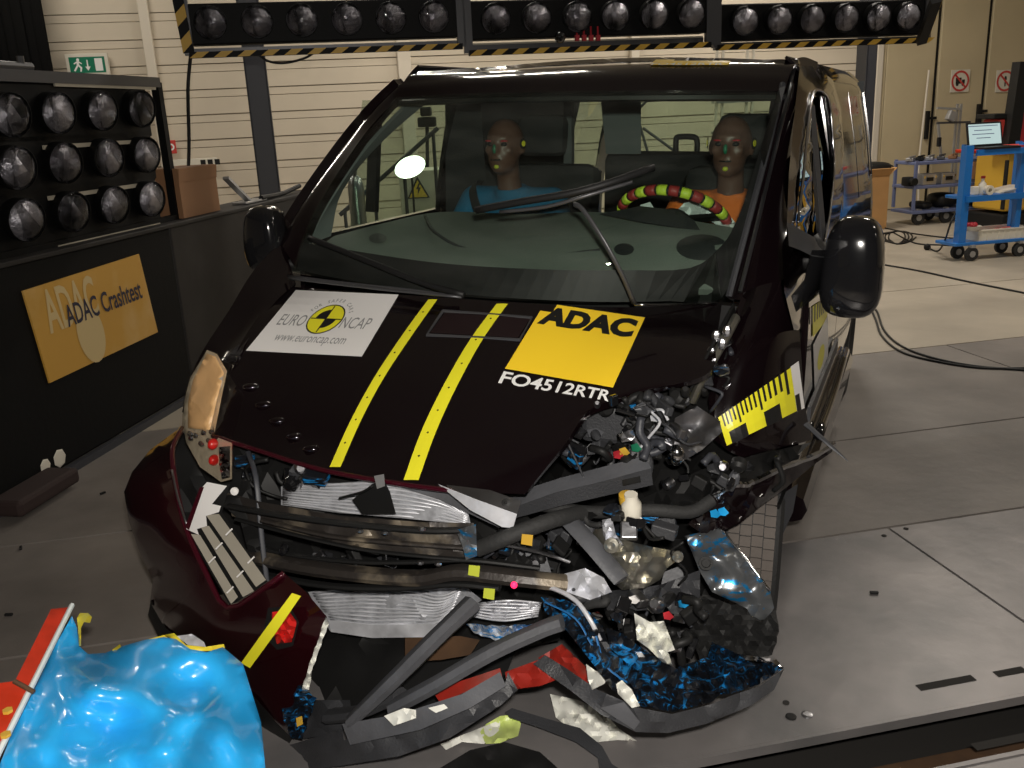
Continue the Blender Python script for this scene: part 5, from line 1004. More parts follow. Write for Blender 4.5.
def px_geo(g): return [(a / 1024, b_ / 768) for a, b_ in g[0]], g[1]
for cx, cy, rx_, ry_ in ((702, 248, 26, 13), (624, 250, 10, 6), (378, 239, 9, 5)):
    decal('speaker_grille', px_geo(ell(cx, cy, rx_, ry_)), unit, db_b, K['plastic'], dbd, .003)
x = B(); x.tube(path([S(a, b_, y=c) for a, b_, c in ((425, 216, 1.48), (435, 232, 1.25), (470, 250, 1.18), (540, 256, 1.16), (600, 250, 1.2))], 4), .006, 6); x.mk('dash_seam', K['plastic'], dbd, smooth='all', **vk)
sh('instrument_hood', [(600, 214, 1.46), (640, 206, 1.44), (676, 210, 1.42), (694, 220, 1.42), (700, 230, 1.40), (680, 228, 1.36), (640, 222, 1.36)], 'plastic', step=8, thick=.03)
# steering wheel with alternating grip tape
sc = S(674, 220, y=1.60); sa = Vector((.03, .62, .78)).normalized(); SR = aim(sa)
sw = thing('tmp', '', '', M=MV); bpy.data.objects.remove(sw)
x = B(); Rr = .198
x.tube([sc + SR @ Vector((Rr * math.cos(a), Rr * math.sin(a), 0)) for a in [2 * PI * k / 40 for k in range(41)]], .015, 10); swo = x.mk('steering_wheel', K['black'], van, smooth='all', **vk)
for k in range(30):
    a0, a1 = 2 * PI * k / 30 + .02, 2 * PI * (k + 1) / 30 - .02; x = B()
    x.tube([sc + SR @ Vector((Rr * math.cos(a0 + (a1 - a0) * j / 3), Rr * math.sin(a0 + (a1 - a0) * j / 3), 0)) for j in range(4)], .0195, 10)
    x.mk('yellow_tape_wrap' if k % 2 else 'red_tape_wrap', K['tape_y' if k % 2 else 'tape_r'], swo, smooth='all', **vk)
x = B(); x.lathe([(.07, -.03), (.075, 0), (.05, .02), (0, .025)], sc, SR); 
for a in (0.2, 2.94, 4.71): x.bar(sc, sc + SR @ Vector((Rr * math.cos(a), Rr * math.sin(a), 0)), .03, .015, up=sa)
x.mk('hub_and_spokes', K['black'], swo, smooth=True, **vk)
sh('airbag', [(672, 216, 1.66), (684, 203, 1.68), (700, 200, 1.70), (722, 206, 1.66), (738, 226, 1.56), (740, 231, 1.54), (718, 226, 1.58), (700, 214, 1.62), (690, 218, 1.62)], 'airbag', step=5, thick=.04, amp=.05, freq=40)
sh('airbag', [(640, 205, 1.70), (650, 202, 1.70), (654, 208, 1.68), (642, 209, 1.68)], 'airbag', step=5, thick=.03)
# seats
def seat(cx, cy, w=.50, hr=True):
    s_ = B(); s_.box((cx, cy + .02, .82), (w, .50, .16), bev=.06); q = s_.mk('seat_cushion', K['seat'], van, smooth=True, **vk)
    s_ = B(); s_.box((cx, cy + .34, 1.15), (w, .14, .66), Matrix.Rotation(-.22, 3, 'X'), .06); s_.mk('backrest', K['seat'], van, smooth=True, **vk)
    if hr: s_ = B(); s_.box((cx, cy + .45, 1.60), (.25, .09, .19), Matrix.Rotation(-.15, 3, 'X'), .04); s_.mk('headrest', K['seat'], van, smooth=True, **vk)
    s_ = B(); s_.box((cx, cy, .60), (w * .9, .4, .28), bev=.02); s_.mk('seat_base', K['black'], van, **vk)
seat(.50, 1.98); seat(-.46, 1.98, .62)
x = B(); x.box((.05, 3.1, 1.0), (1.5, .5, .2), bev=.05); x.mk('bench_seat', K['seat'], van, smooth=True, **vk)
z0 = S(680, 152, y=3.3).z; x0_, x1_ = S(604, 160, y=3.3).x, S(712, 160, y=3.3).x
x = B(); x.box(((x0_ + .75) / 2, 3.35, (z0 + .95) / 2), (.75 - x0_, .16, z0 - .95), bev=.05); x.mk('bench_backrest', K['seat'], van, smooth=True, **vk)
x = B(); P = [S(a, b_, y=3.35) for a, b_ in ((676, 154), (676, 140), (679, 137), (693, 137), (697, 141), (697, 154))]; x.tube(path(P, 4), .016, 8); x.mk('headrest_loop', K['black'], van, smooth='all', **vk)
x = B(); P = [S(a, b_, y=3.0) for a, b_ in ((602, 94), (640, 94), (636, 152), (606, 152))]
sh('cabin_pillar', [(600, 92, 2.9), (641, 92, 2.9), (641, 154, 2.9), (606, 154, 2.9)], 'trim', step=12, thick=.05)
sh('cabin_divider', [(445, 92, 2.3), (480, 90, 2.3), (488, 214, 2.2), (446, 214, 2.2)], 'seat', step=14, thick=.03)
x = B(); x.bar(S(569, 95, y=3.5), S(569, 175, y=3.5), .05, .05, up=(1, 0, 0)); x.mk('window_trim', K['trim'], van, **vk)
x = B(); x.bar(S(376, 106, x=-.84), S(372, 212, x=-.84), .03, .045, up=(1, 0, 0)); x.mk('quarterlight_bar', K['black'], van, **vk)
# ================================================================== WIPERS
def wiper(pts, blade, lab=None):
    x = B(); x.tube(path([S(*p[:2], y=p[2]) for p in pts], 4), [.011] * 1 + [.009] * (len(path([S(*p[:2], y=p[2]) for p in pts], 4)) - 1), 8, flat=.6); o = x.mk('wiper_arm', K['bankgrey'], van, smooth='all', **vk)
    x = B(); x.tube(path([S(*p[:2], y=p[2]) for p in blade], 4), .009, 6, flat=1.3); x.mk('wiper_blade', K['black'], o, smooth='all', **vk)
    return o
wiper([(290, 278, .86), (330, 283, .83), (400, 291, .80), (462, 297, .80)], [(309, 238, .98), (340, 250, .93), (380, 266, .87), (425, 284, .83), (464, 295, .80)])
w2 = wiper([(634, 303, .90), (622, 275, .84), (603, 240, .82), (583, 210, .84), (574, 204, .86)], [(476, 210, .86), (520, 202, .84), (572, 193, .84), (612, 182, .88), (654, 167, .98)])
x = B(); x.tube(path([S(a, b_, y=c) for a, b_, c in ((500, 212, .84), (545, 207, .82), (585, 196, .82), (632, 182, .9))], 4), .006, 6); x.mk('blade_carrier', K['bankgrey'], w2, smooth='all', **vk)
x = B(); x.tube(path([S(a, b_, y=c) for a, b_, c in ((634, 304.5, .90), (670, 305, .96), (716, 303.5, 1.07))], 3), .004, 6); x.mk('cowl_edge', K['chrome'], van, smooth='all', **vk)
x = B(); x.tube(path([S(a, b_, y=c) for a, b_, c in ((288, 276, .9), (345, 283, .85), (410, 290, .82), (455, 296, .82))], 3), .005, 6); x.mk('cowl_edge', K['bankgrey'], van, smooth='all', **vk)
# ================================================================== CRASH TEST DUMMIES
def remesh(name, b, voxel, mt, parent, S=I4, sm=4, **k):
    me = bpy.data.meshes.new('t'); me.from_pydata([tuple(v) for v in b.v], [], b.f); o = bpy.data.objects.new('t', me); COL.objects.link(o)
    m = o.modifiers.new('r', 'REMESH'); m.mode = 'VOXEL'; m.voxel_size = voxel; m2 = o.modifiers.new('s', 'SMOOTH'); m2.factor = .6; m2.iterations = sm
    dg = bpy.context.evaluated_depsgraph_get(); e = o.evaluated_get(dg).to_mesh(); v = [p.co.copy() for p in e.vertices]; f = [tuple(p.vertices) for p in e.polygons]
    bpy.data.objects.remove(o); return mk(name, v, f, mt, parent, S=S, smooth='all', **k)
def limb(b, pts, rs): 
    P = path(pts, 6); R = [float(q[0]) for q in cr([(r, 0) for r in rs], 6)]; b.tube(P, R, 14)
    for p, r in ((P[0], R[0]), (P[-1], R[-1])): b.ball(p, r * 1.0, 12, 8)
def dummy(hc, shirt, label, mark_left):
    t = thing('crash_test_dummy', label, 'dummy', M=MV @ Matrix.Translation((hc.x, hc.y + .05, .9))); o = Vector((hc.x, hc.y, hc.z - 1.585))
    def at(p): return o + Vector(p)
    b = B()
    b.ball(at((0, .005, 1.605)), (.078, .098, .098), 24, 18); b.ball(at((0, -.02, 1.545)), (.064, .080, .075), 20, 14); b.ball(at((0, -.055, 1.505)), (.038, .040, .030), 14, 10)
    b.ball(at((0, -.068, 1.625)), (.056, .034, .020), 14, 8)                                     # brow
    b.tube([at((0, -.088, 1.612)), at((0, -.108, 1.580)), at((0, -.100, 1.566))], [.009, .015, .012], 10)   # nose
    for s in (-1, 1):
        b.ball(at((s * .080, .012, 1.582)), (.010, .020, .032), 10, 8); b.ball(at((s * .042, -.066, 1.575)), (.024, .020, .02), 10, 8)
        b.ball(at((s * .012, -.093, 1.538)), (.020, .010, .007), 8, 6)
        limb(b, [at((s * .185, .085, 1.345)), at((s * .245, .02, 1.20)), at((s * .262, -.03, 1.085)), at((s * .20, -.17, 1.02)), at((s * .15, -.30, 1.03))], [.062, .05, .043, .038, .027])
        hb = at((s * .14, -.34, 1.035)); b.ball(hb, (.04, .055, .018), 12, 8)
        for k, (dx, L) in enumerate(((-.030, .060), (-.010, .072), (.010, .068), (.028, .052))):
            q = hb + Vector((dx, -.045, .002)); b.tube(path([q, q + Vector((0, -L * .5, .002)), q + Vector((0, -L, -.018))], 3), [.0095] * 6 + [.007], 8)
        q = hb + Vector((-s * .035, -.0, 0)); b.tube(path([q, q + Vector((-s * .022, -.03, 0)), q + Vector((-s * .026, -.058, -.008))], 3), [.011] * 6 + [.008], 8)
        limb(b, [at((s * .09, .02, .97)), at((s * .12, -.24, .99)), at((s * .14, -.46, .985)), at((s * .14, -.55, .80)), at((s * .13, -.62, .58))], [.088, .075, .058, .052, .036])
        b.tube([at((s * .13, -.58, .55)), at((s * .13, -.70, .53)), at((s * .13, -.80, .515))], [.045, .042, .03], 10)
    limb(b, [at((0, .06, 1.36)), at((0, .035, 1.44)), at((0, .02, 1.52))], [.062, .052, .052])
    b.ball(at((0, .09, 1.24)), (.165, .105, .16), 20, 14); b.ball(at((0, .08, 1.06)), (.145, .11, .14), 16, 12); b.ball(at((0, .06, .96)), (.17, .13, .09), 16, 10); b.tube([at((-.17, .08, 1.345)), at((.17, .08, 1.345))], .055, 12)
    body = remesh('body', b, .0085, K['skin'], t, S=MV)
    b = B(); b.ball(at((0, .09, 1.24)), (.185, .128, .17), 20, 14); b.ball(at((0, .08, 1.06)), (.165, .130, .15), 16, 12); b.tube([at((-.18, .08, 1.345)), at((.18, .08, 1.345))], .068, 14); b.tube([at((0, .075, 1.30)), at((0, .055, 1.415))], .075, 14)
    for s in (-1, 1): limb(b, [at((s * .185, .085, 1.342)), at((s * .235, .035, 1.23)), at((s * .255, .0, 1.14))], [.074, .066, .062])
    remesh('shirt', b, .011, K[shirt], t, S=MV)
    b = B(); b.ball(at((0, .06, .97)), (.19, .15, .10), 16, 10)
    for s in (-1, 1): limb(b, [at((s * .09, .02, .97)), at((s * .12, -.24, .99)), at((s * .13, -.36, .99))], [.10, .088, .078])
    remesh('shorts', b, .012, K['seat'], t, S=MV)
    for s in (-1, 1):
        b = B(); b.ball(at((s * .031, -.083, 1.600)), (.016, .010, .009), 10, 8); b.mk('eye', K['black'], t, S=MV, smooth='all')
        b = B(); b.ball(at((s * .033, -.088, 1.614)), (.021, .007, .004), 8, 6); b.mk('eyebrow_mark', K['redm'], t, S=MV, smooth='all')
        R = aim((s, -.25, 0)); b = B(); b.lathe([(.022, 0), (.022, .003), (0, .003)], at((s * .088, -.01, 1.60)), R, 16); q = b.mk('target_marker', K['ink'], t, S=MV)
        b = B(); b.lathe([(.012, 0), (.012, .002), (0, .002)], at((s * .091, -.011, 1.60)), R, 12); b.mk('marker_centre', K['yellow'], q, S=MV)
    b = B(); b.tube([at((-.022, -.098, 1.537)), at((0, -.105, 1.536)), at((.022, -.098, 1.537))], .003, 6); b.mk('mouth', K['black'], t, S=MV)
    b = B(); b.ball(at((0, -.108, 1.582)), (.009, .010, .019), 10, 8); b.mk('green_nose_mark', K['green'], t, S=MV, smooth='all')
    b = B(); b.ball(at((0, -.092, 1.508)), (.012, .008, .009), 10, 8); b.mk('yellow_chin_mark', K['limem'], t, S=MV, smooth='all')
    s = 1 if mark_left else -1
    P = [at((s * .19, .16, 1.41)), at((s * .15, .0, 1.415)), at((s * .10, -.055, 1.32)), at((0, -.065, 1.20)), at((-s * .10, -.06, 1.06)), at((-s * .19, .02, .95))]
    P = [p - Vector((0, .02, 0)) for p in P]; b = B(); b.tube(path(P, 5), .026, 8, flat=.12, up=(0, -1, .3)); q = b.mk('seat_belt', K['seat'], t, S=MV)
    if mark_left:
        for k in range(2):
            c = at((.165, -.045 - .012 * k, 1.335 - .02 * k)); b = B(); b.box(c, (.045, .006, .009), Matrix.Rotation(.5, 3, 'Y')); b.mk('shirt_label', K['limem'], t, S=MV)
    return t
dummy(S(731, 147, y=1.93), 'shirt_o', 'brown crash test dummy in an orange shirt at the steering wheel', True)
dummy(S(505, 147, y=1.93), 'shirt_b', 'brown crash test dummy in a blue shirt on the passenger side', False)
# ================================================================== BLUE BARRIER FACE, FRONT LEFT
zf = lambda pts: pts
q = G(110, 700, z=0); bt = thing('deformable_barrier', 'crumpled glossy blue barrier face with a red frame at the lower left', 'barrier', (q.x - .2, 1.85, 0))
bl = [(72, 616, .60), (77, 628, .585), (79, 646, .56), (88, 654, .55), (105, 653, .545), (123, 646, .55), (144, 640, .55), (164, 637, .55), (176, 639, .55), (190, 649, .54), (207, 652, .53), (223, 647, .52), (243, 664, .50), (252, 693, .46), (261, 722, .42), (266, 775, .36), (200, 790, .44), (100, 790, .52), (-10, 790, .60), (10, 738, .60), (34, 690, .60), (56, 644, .60)]
sheet('blue_sheet', bl, K['blue'], bt, fr=WORLD, ax='z', step=8, thick=.015, amp=.055, freq=1.3, curve=False, smooth=180, inner=[(95, 680, .60), (110, 720, .53), (150, 690, .58), (190, 680, .49), (200, 720, .55), (215, 745, .44), (150, 745, .55), (225, 700, .50), (60, 730, .59)])
sheet('honeycomb_core', [(90, 664, .50), (140, 650, .50), (180, 650, .50), (235, 670, .44), (250, 720, .36), (255, 780, .32), (0, 780, .52), (40, 690, .53), (66, 650, .53)], K['alus'], bt, fr=WORLD, ax='z', step=16, thick=.12)
fr_b = B(); 
rd = sheet('red_frame', [(51, 609, .62), (70, 607, .61), (52, 640, .61), (34, 680, .61), (16, 718, .61), (0, 752, .61), (-8, 752, .62), (-8, 684, .63), (15, 681, .63)], K['red'], bt, fr=WORLD, ax='z', step=10, thick=.05)
x = B(); x.tube([G(72, 605, z=.615), G(-10, 770, z=.61)], .006, 6); x.mk('pale_blue_edge', K['airbag'], rd)
x = B(); x.tube([G(14, 681, z=.64), G(34, 692, z=.62)], .005, 6); x.mk('frame_seam', K['rust'], rd)
for a, b_ in ((8, 712), (6, 736)): x = B(); x.lathe([(.010, 0), (.010, .006), (0, .006)], G(a, b_, z=.62), n=6); x.mk('frame_bolt', K['hazy'], rd)
for pl_ in ([(78, 628, .59), (77, 618, .61), (80, 613, .62), (88, 613, .62), (92, 617, .62), (90, 623, .61), (84, 622, .6), (81, 628, .59), (81, 646, .57), (79, 646, .57)], [(112, 650, .555), (120, 644, .56), (121, 647, .555), (114, 652, .55)], [(164, 635, .565), (174, 633, .57), (186, 645, .56), (205, 647, .55), (224, 644, .54), (225, 650, .53), (207, 651, .54), (188, 651, .55), (176, 641, .56)], [(142, 641, .56), (164, 635, .565), (170, 639, .56), (150, 641, .56)]):
    sheet('torn_yellow_foil', pl_, K['cover'], bt, fr=WORLD, ax='z', step=5, thick=.004, amp=.02)
sheet('silver_core_edge', [(176, 636, .56), (192, 634, .56), (204, 642, .55), (206, 647, .55), (188, 645, .56)], K['alus'], bt, fr=WORLD, ax='z', step=4, thick=.01, amp=.03)
c0 = G(100, 740, z=.5); x = B(); x.box((c0.x - .05, c0.y, .20), (.5, .25, .38), bev=.02); x.mk('trolley_block', K['darkpost'], bt)
# ================================================================== SCRAPS ON THE FLOOR
def scrap(name, poly, m, label, z0=.0, **k):
    return sheet(name, [(a, b_, c + z0) for a, b_, c in poly], K[m], None, fr=WORLD, ax='z', tag=(label, 'debris'), **k)
scrap('crumpled_scrap', [(550, 694, .03), (578, 700, .05), (604, 712, .03), (618, 728, .02), (637, 741, .01), (618, 740, .01), (598, 742, .02), (576, 733, .03), (556, 718, .03)], 'fluff', 'large crumpled off-white plastic scrap under the blue scuffed bumper', step=5, thick=.004, amp=.025, freq=40)
scrap('crumpled_scrap', [(480, 732, .02), (486, 724, .03), (500, 716, .04), (517, 714, .04), (521, 724, .03), (518, 736, .02), (500, 743, .01), (486, 744, .01)], 'lime', 'lime green plastic scrap below the lower bumper', step=5, thick=.004, amp=.03)
scrap('crumpled_scrap', [(440, 744, .02), (470, 732, .02), (500, 720, .03), (500, 730, .02), (484, 744, .01), (462, 742, .01), (446, 750, .01)], 'fluff', 'pale flat scrap lying left of the lime green one', z0=.0, step=5, thick=.004, amp=.02)
sh('torn_white_piece', [(634, 613, .20), (650, 622, .20), (664, 621, .21), (675, 650, .18), (668, 652, .18), (673, 666, .16), (662, 662, .16), (648, 648, .17), (637, 640, .18)], 'fluff', step=5, thick=.004, amp=.06, freq=40)
sh('torn_white_piece', [(586, 664, .03), (596, 671, .02), (612, 672, .02), (604, 684, .0), (592, 690, -.02), (588, 680, .0)], 'fluff', step=5, thick=.004, amp=.05)
sh('torn_white_piece', [(616, 684, -.03), (622, 680, -.03), (632, 690, -.03), (640, 706, -.03), (632, 708, -.04), (618, 694, -.04)], 'fluff', step=4, thick=.004, amp=.05)
sh('torn_white_piece', [(384, 716, -.18), (404, 708, -.17), (416, 710, -.17), (416, 718, -.18), (394, 726, -.19)], 'fluff', step=5, thick=.004, amp=.02)
sh('torn_white_piece', [(428, 708, -.16), (444, 704, -.16), (448, 708, -.16), (436, 713, -.17)], 'fluff', step=5, thick=.004)
scrap('black_trim_strip', [(505, 712, .06), (512, 708, .07), (545, 718, .06), (580, 728, .05), (602, 746, .04), (612, 764, .02), (630, 775, .02), (600, 775, .02), (598, 758, .03), (576, 742, .04), (540, 728, .05), (510, 718, .06)], 'plastic', 'long bent black trim strip lying nearest the camera below the bumper', step=7, thick=.01)
scrap('black_trim_strip', [(440, 768, .02), (470, 750, .03), (505, 742, .02), (540, 752, .02), (560, 770, .02), (500, 775, .02)], 'black', 'dark torn trim piece lying on the floor below the lime scrap', step=8, thick=.008, amp=.02)
for i, (a, b_, r_, lab) in enumerate(((9, 616, 5, 'tiny black chip on the floor beside the red frame'), (103, 494, 4, 'small black chip on the floor left of the torn bumper'), (21, 549, 3, 'tiny dark chip on the left floor joint'), (874, 594, 3, 'tiny dark speck on the concrete right of the tyre'))):
    x = B(); p = G(a, b_, z=0); x.box(p + Vector((0, 0, .006)), (.03, .012, .01), Matrix.Rotation(i, 3, 'Z'), .003); x.mk('floor_chip', K['black'], tag=(lab, 'debris'))
# ================================================================== RIGHT BACKGROUND
fv = U(960, 262, z=0).y
def ub(b, px0, px1, y0, y1, v, d, bev=0):   # box spanning image columns/rows at hall depth v
    a = U(px0, y1, y=v); c = U(px1, y0, y=v); return b.box(((a.x + c.x) / 2, v + d / 2, (a.z + c.z) / 2), (abs(c.x - a.x), d, abs(c.z - a.z)), bev=bev)
def caster(t, px, py, v, r):
    c = U(px, py, y=v); c.z = r; x = B(); x.lathe([(r * .5, -.02), (r, -.018), (r, .018), (r * .5, .02), (0, .02)], c, Matrix.Rotation(PI / 2, 3, 'X') @ Matrix.Rotation(0, 3, 'Z'), 16)
    o = x.mk('caster', K['rubber'], t, S=RM, smooth=True); x = B(); x.lathe([(r * .45, -.026), (r * .45, .026), (0, .026)], c, Matrix.Rotation(PI / 2, 3, 'X'), 12); x.box(c + Vector((0, 0, r * 1.1)), (.05, .06, .03)); x.mk('hub', K['silver'], o, S=RM)
p0 = U(945, 245, y=fv); p1 = U(1040, 245, y=fv); cart = thing('tool_cart', 'bright blue steel cart with an open laptop on top', 'cart', M=RM @ Matrix.Translation(((p0.x + p1.x) / 2, fv + .3, 0)))
x0, x1 = p0.x + .13, p1.x + .1; dp = .34
for nm, py, m_, ex in (('deck', 245, 'bluetr', 0), ('shelf', 199, 'bluetr', .05), ('top_tray', 153, 'red', .10)):
    z = U(960, py, y=fv).z; x = B(); x.box(((x0 + x1) / 2 + ex, fv + dp / 2, z), (x1 - x0 - ex, dp, .035), bev=.008); x.mk(nm, K[m_], cart, S=RM)
    if nm != 'deck': x = B(); x.box(((x0 + x1) / 2 + ex, fv, z - .01), (x1 - x0 - ex, .03, .06)); x.mk('shelf_rim', K['bluetr'], cart, S=RM)
zt_ = U(968, 146, y=fv).z
for px, vv, w_ in ((967, fv + .06, .085), (979, fv + .30, .035), (1022, fv + .06, .06), (1034, fv + .30, .05)):
    xx = U(px, 200, y=fv).x; x = B(); x.bar((xx, vv, .2), (xx, vv, zt_), w_, w_, up=(1, 0, 0)); x.mk('upright', K['bluetr'], cart, S=RM)
for px, vv in ((957, fv + .2), (971, fv - .0), (1018, fv + .03), (1000, fv + .3)): caster(cart, px, 256, vv, .075)
v_ = fv + .15; q = U(985, 150, y=v_); lt = thing('laptop', 'open black laptop with a lit pale screen on the blue cart', 'laptop', M=RM @ Matrix.Translation((q.x, q.y, zt_ + .02)))
zt2 = U(960, 153, y=fv).z + .018
a_ = U(967, 145, y=v_ + .05); b2 = U(1002, 145, y=v_ + .05); x = B(); x.box(((a_.x + b2.x) / 2 + .04, v_ - .06, zt2 + .012), (b2.x - a_.x, .24, .022), bev=.006); x.mk('keyboard_base', K['black'], lt, S=RM)
Rl = Matrix.Rotation(-.25, 3, 'X'); hL = .25; cc = Vector(((a_.x + b2.x) / 2, v_ + .07, zt2 + .02 + hL / 2)); x = B(); x.box(cc, (b2.x - a_.x, .014, hL), Rl, .004); x.mk('lid', K['black'], lt, S=RM)
x = B(); x.box(cc + Rl @ Vector((0, -.009, 0)), ((b2.x - a_.x) * .9, .002, hL * .84), Rl); scr = x.mk('screen', K['screen'], lt, S=RM)
for dz, w_ in ((.085, .85), (.04, .5), (.0, .62), (-.04, .4)): x = B(); x.box(cc + Rl @ Vector((-.02, -.011, dz)), ((b2.x - a_.x) * w_, .001, .008), Rl); x.mk('screen_line', K['bluegrey'], scr, S=RM)
def small(name, label, cat, parts):
    c = parts[0][1]; t = thing(name, label, cat, M=RM @ Matrix.Translation(c))
    for nm, _, b, m_ in parts: b.mk(nm, K[m_], t, S=RM, smooth=True)
    return t
q = U(1012, 148, y=fv + .2); x = B(); x.box((q.x, fv + .15, zt2 + .012), (.26, .24, .02), Matrix.Rotation(.2, 3, 'Z')); x.mk('red_folder', K['signred'], S=RM, tag=('red folder lying right of the laptop', 'folder'))
zs = U(960, 199, y=fv).z + .018
def onshelf(px, v, z): q = U(px, 190, y=v); return Vector((q.x, v, z))
c = onshelf(982, fv + .1, zs); small('spray_bottle', 'white bottle on the middle shelf of the blue cart', 'bottle', [('body', c, B().lathe([(.035, 0), (.038, .01), (.038, .11), (.015, .14), (.015, .165)], c), 'signwhite'), ('nozzle', c, B().box(c + Vector((0, 0, .18)), (.05, .02, .03), bev=.008), 'signred')])
c = onshelf(987, fv + .04, zs); x = B(); x.lathe([(.045, 0), (.05, .0), (.05, .05), (.022, .05), (.022, 0)], c + Vector((0, 0, .05)), Matrix.Rotation(PI / 2, 3, 'X'), 20); x.mk('tape_roll', K['signwhite'], S=RM, smooth=True, tag=('roll of pale tape on the middle shelf in front of the bottle', 'tape'))
c = onshelf(974, fv + .12, zs); x = B(); x.box(c + Vector((0, 0, .045)), (.07, .07, .09), bev=.008); x.mk('small_carton', K['signwhite'], S=RM, tag=('small pale carton beside the blue upright on the middle shelf', 'carton'))
c = onshelf(1006, fv + .18, zs); x = B()
for k in range(4): x.box(c + Vector((.01 * k, 0, .006 + .012 * k)), (.32, .22, .010), Matrix.Rotation(.08 * k, 3, 'Z') @ Matrix.Rotation(-.03 * k, 3, 'Y'))
x.mk('paper_stack', K['signwhite'], S=RM, kind='stuff', tag=('loose stack of papers on the middle shelf of the blue cart', 'papers'))
zd = U(960, 245, y=fv).z + .018; c = onshelf(1000, fv + .18, zd); t = thing('plastic_tray', 'cream plastic tray on the bottom deck of the blue cart', 'tray', M=RM @ Matrix.Translation(c))
x = B(); W2, D2, H2 = .33, .15, .11
for a, b_, dx, dy in ((0, -D2, 2 * W2, .012), (0, D2, 2 * W2, .012), (-W2, 0, .012, 2 * D2), (W2, 0, .012, 2 * D2)): x.box(c + Vector((a, b_, H2 / 2)), (dx, dy, H2))
x.box(c + Vector((0, 0, .006)), (2 * W2, 2 * D2, .01)); x.box(c + Vector((0, -D2, H2)), (2 * W2 + .03, .03, .012)); x.mk('tray_shell', K['tray'], t, S=RM)
for k in range(9): x = B(); x.box(c + Vector((-W2 + .07 * k + .03, -D2 - .008, H2 * .45)), (.012, .01, H2 * .8)); x.mk('tray_rib', K['tray'], t, S=RM)
x = B(); 
for k in range(9): x.ball(c + Vector((random.uniform(-.05, .24), random.uniform(-.07, .07), .055)), (.07, .05, .045), 8, 6)
x.mk('red_rags', K['signred'], S=RM, kind='stuff', tag=('dark red rags lying in the cream tray', 'rags'), smooth=True)
c = onshelf(975, fv + .06, zd + .115); x = B(); x.lathe([(.06, 0), (.10, .05), (.09, .05), (.05, .01), (0, .01)], c); x.mk('bowl', K['signwhite'], S=RM, smooth=True, tag=('white bowl of red parts on the left end of the cream tray', 'bowl'))
x = B()
for k in range(6): x.ball(c + Vector((.035 * math.cos(k), .035 * math.sin(k), .06)), .03, 8, 6)
x.mk('red_caps', K['redm'], S=RM, kind='stuff', smooth=True, tag=('small red caps heaped in the white bowl', 'caps'))
# rear cart
rv = U(915, 226, z=0).y; a_, b_ = U(913, 210, y=rv), U(1000, 210, y=rv); c2 = thing('tool_cart', 'grey-blue three shelf cart with silver cases behind the blue cart', 'cart', M=RM @ Matrix.Translation(((a_.x + b_.x) / 2, rv + .3, 0)))
lev = {}
for nm, py in (('bottom_shelf', 213), ('middle_shelf', 188), ('top_shelf', 164)):
    z = U(915, py, y=rv).z; lev[nm] = z + .02; x = B(); x.box(((a_.x + b_.x) / 2, rv + .26, z), (b_.x - a_.x, .5, .04), bev=.006); x.mk(nm, K['bluegrey'], c2, S=RM)
zt3 = lev['top_shelf']
for xx in (a_.x + .02, b_.x - .02):
    for vv in (rv + .03, rv + .48): x = B(); x.bar((xx, vv, .22), (xx, vv, zt3 + .02), .035, .035, up=(1, 0, 0)); x.mk('upright', K['bluegrey'], c2, S=RM)
for px, vv in ((918, rv + .1), (928, rv + .45), (945, rv + .1), (990, rv + .1)): caster(c2, px, 219, vv, .095)
for px, lab in ((927, 'silver instrument case on the rear cart, left one of two'), (946, 'silver instrument case on the rear cart, right one of two')):
    q = U(px, 183, y=rv + .1); t = thing('instrument_case', lab, 'case', M=RM @ Matrix.Translation((q.x, rv + .12, lev['middle_shelf']))); x = B(); x.box((q.x, rv + .14, lev['middle_shelf'] + .075), (.22, .18, .15), bev=.01); x.mk('shell', K['silver'], t, S=RM)
    x = B(); x.box((q.x, rv + .04, lev['middle_shelf'] + .08), (.10, .01, .05)); x.mk('black_handle', K['black'], t, S=RM)
    for s in (-1, 1): x = B(); x.box((q.x + s * .085, rv + .043, lev['middle_shelf'] + .11), (.02, .012, .03)); x.mk('latch', K['chrome'], t, S=RM)
q = U(915, 183, y=rv); x = B(); x.box((q.x, rv + .15, lev['middle_shelf'] + .06), (.13, .14, .12), bev=.02); x.lathe([(.05, 0), (.05, .08), (.03, .08)], (q.x, rv + .08, lev['middle_shelf'] + .06), Matrix.Rotation(PI / 2, 3, 'X')); x.mk('black_camera', K['black'], S=RM, smooth=True, tag=('small black camera left of the silver cases', 'camera'))
for px, w_, h_, lab in ((925, .2, .10, 'low black bag on the bottom shelf of the rear cart'), (946, .34, .20, 'larger black bag on the bottom shelf beside the blue upright'), (972, .3, .16, 'black bag on the right end of the rear cart bottom shelf')):
    q = U(px, 205, y=rv + .2); x = B(); x.ball((q.x, rv + .3, lev['bottom_shelf'] + h_ / 2), (w_ / 2, .18, h_ / 2), 14, 10, p=.6); x.mk('black_bag', K['black'], S=RM, smooth=True, tag=(lab, 'bag'))
rnd = random.Random(5)
for k, (px, lab, m_) in enumerate(((913, 'small grey tool at the left end of the rear cart top', 'silver'), (922, 'dark clamp on the rear cart top, second from its left end', 'black'), (932, 'grey metal fixture on the middle of the rear cart top', 'silver'), (943, 'long dark tool on the rear cart top below the stand', 'bankgrey'), (955, 'flat brown part on the rear cart top next to the blue upright', 'ply'))):
    q = U(px, 160, y=rv + .15); x = B(); x.box((q.x, rv + .2, zt3 + .03), (.14, .10, .05), Matrix.Rotation(rnd.random(), 3, 'Z'), .01); x.tube([(q.x - .08, rv + .12, zt3 + .065), (q.x + .08, rv + .22, zt3 + .07)], .012); x.mk('hand_tool', K[m_], S=RM, tag=(lab, 'tool'))
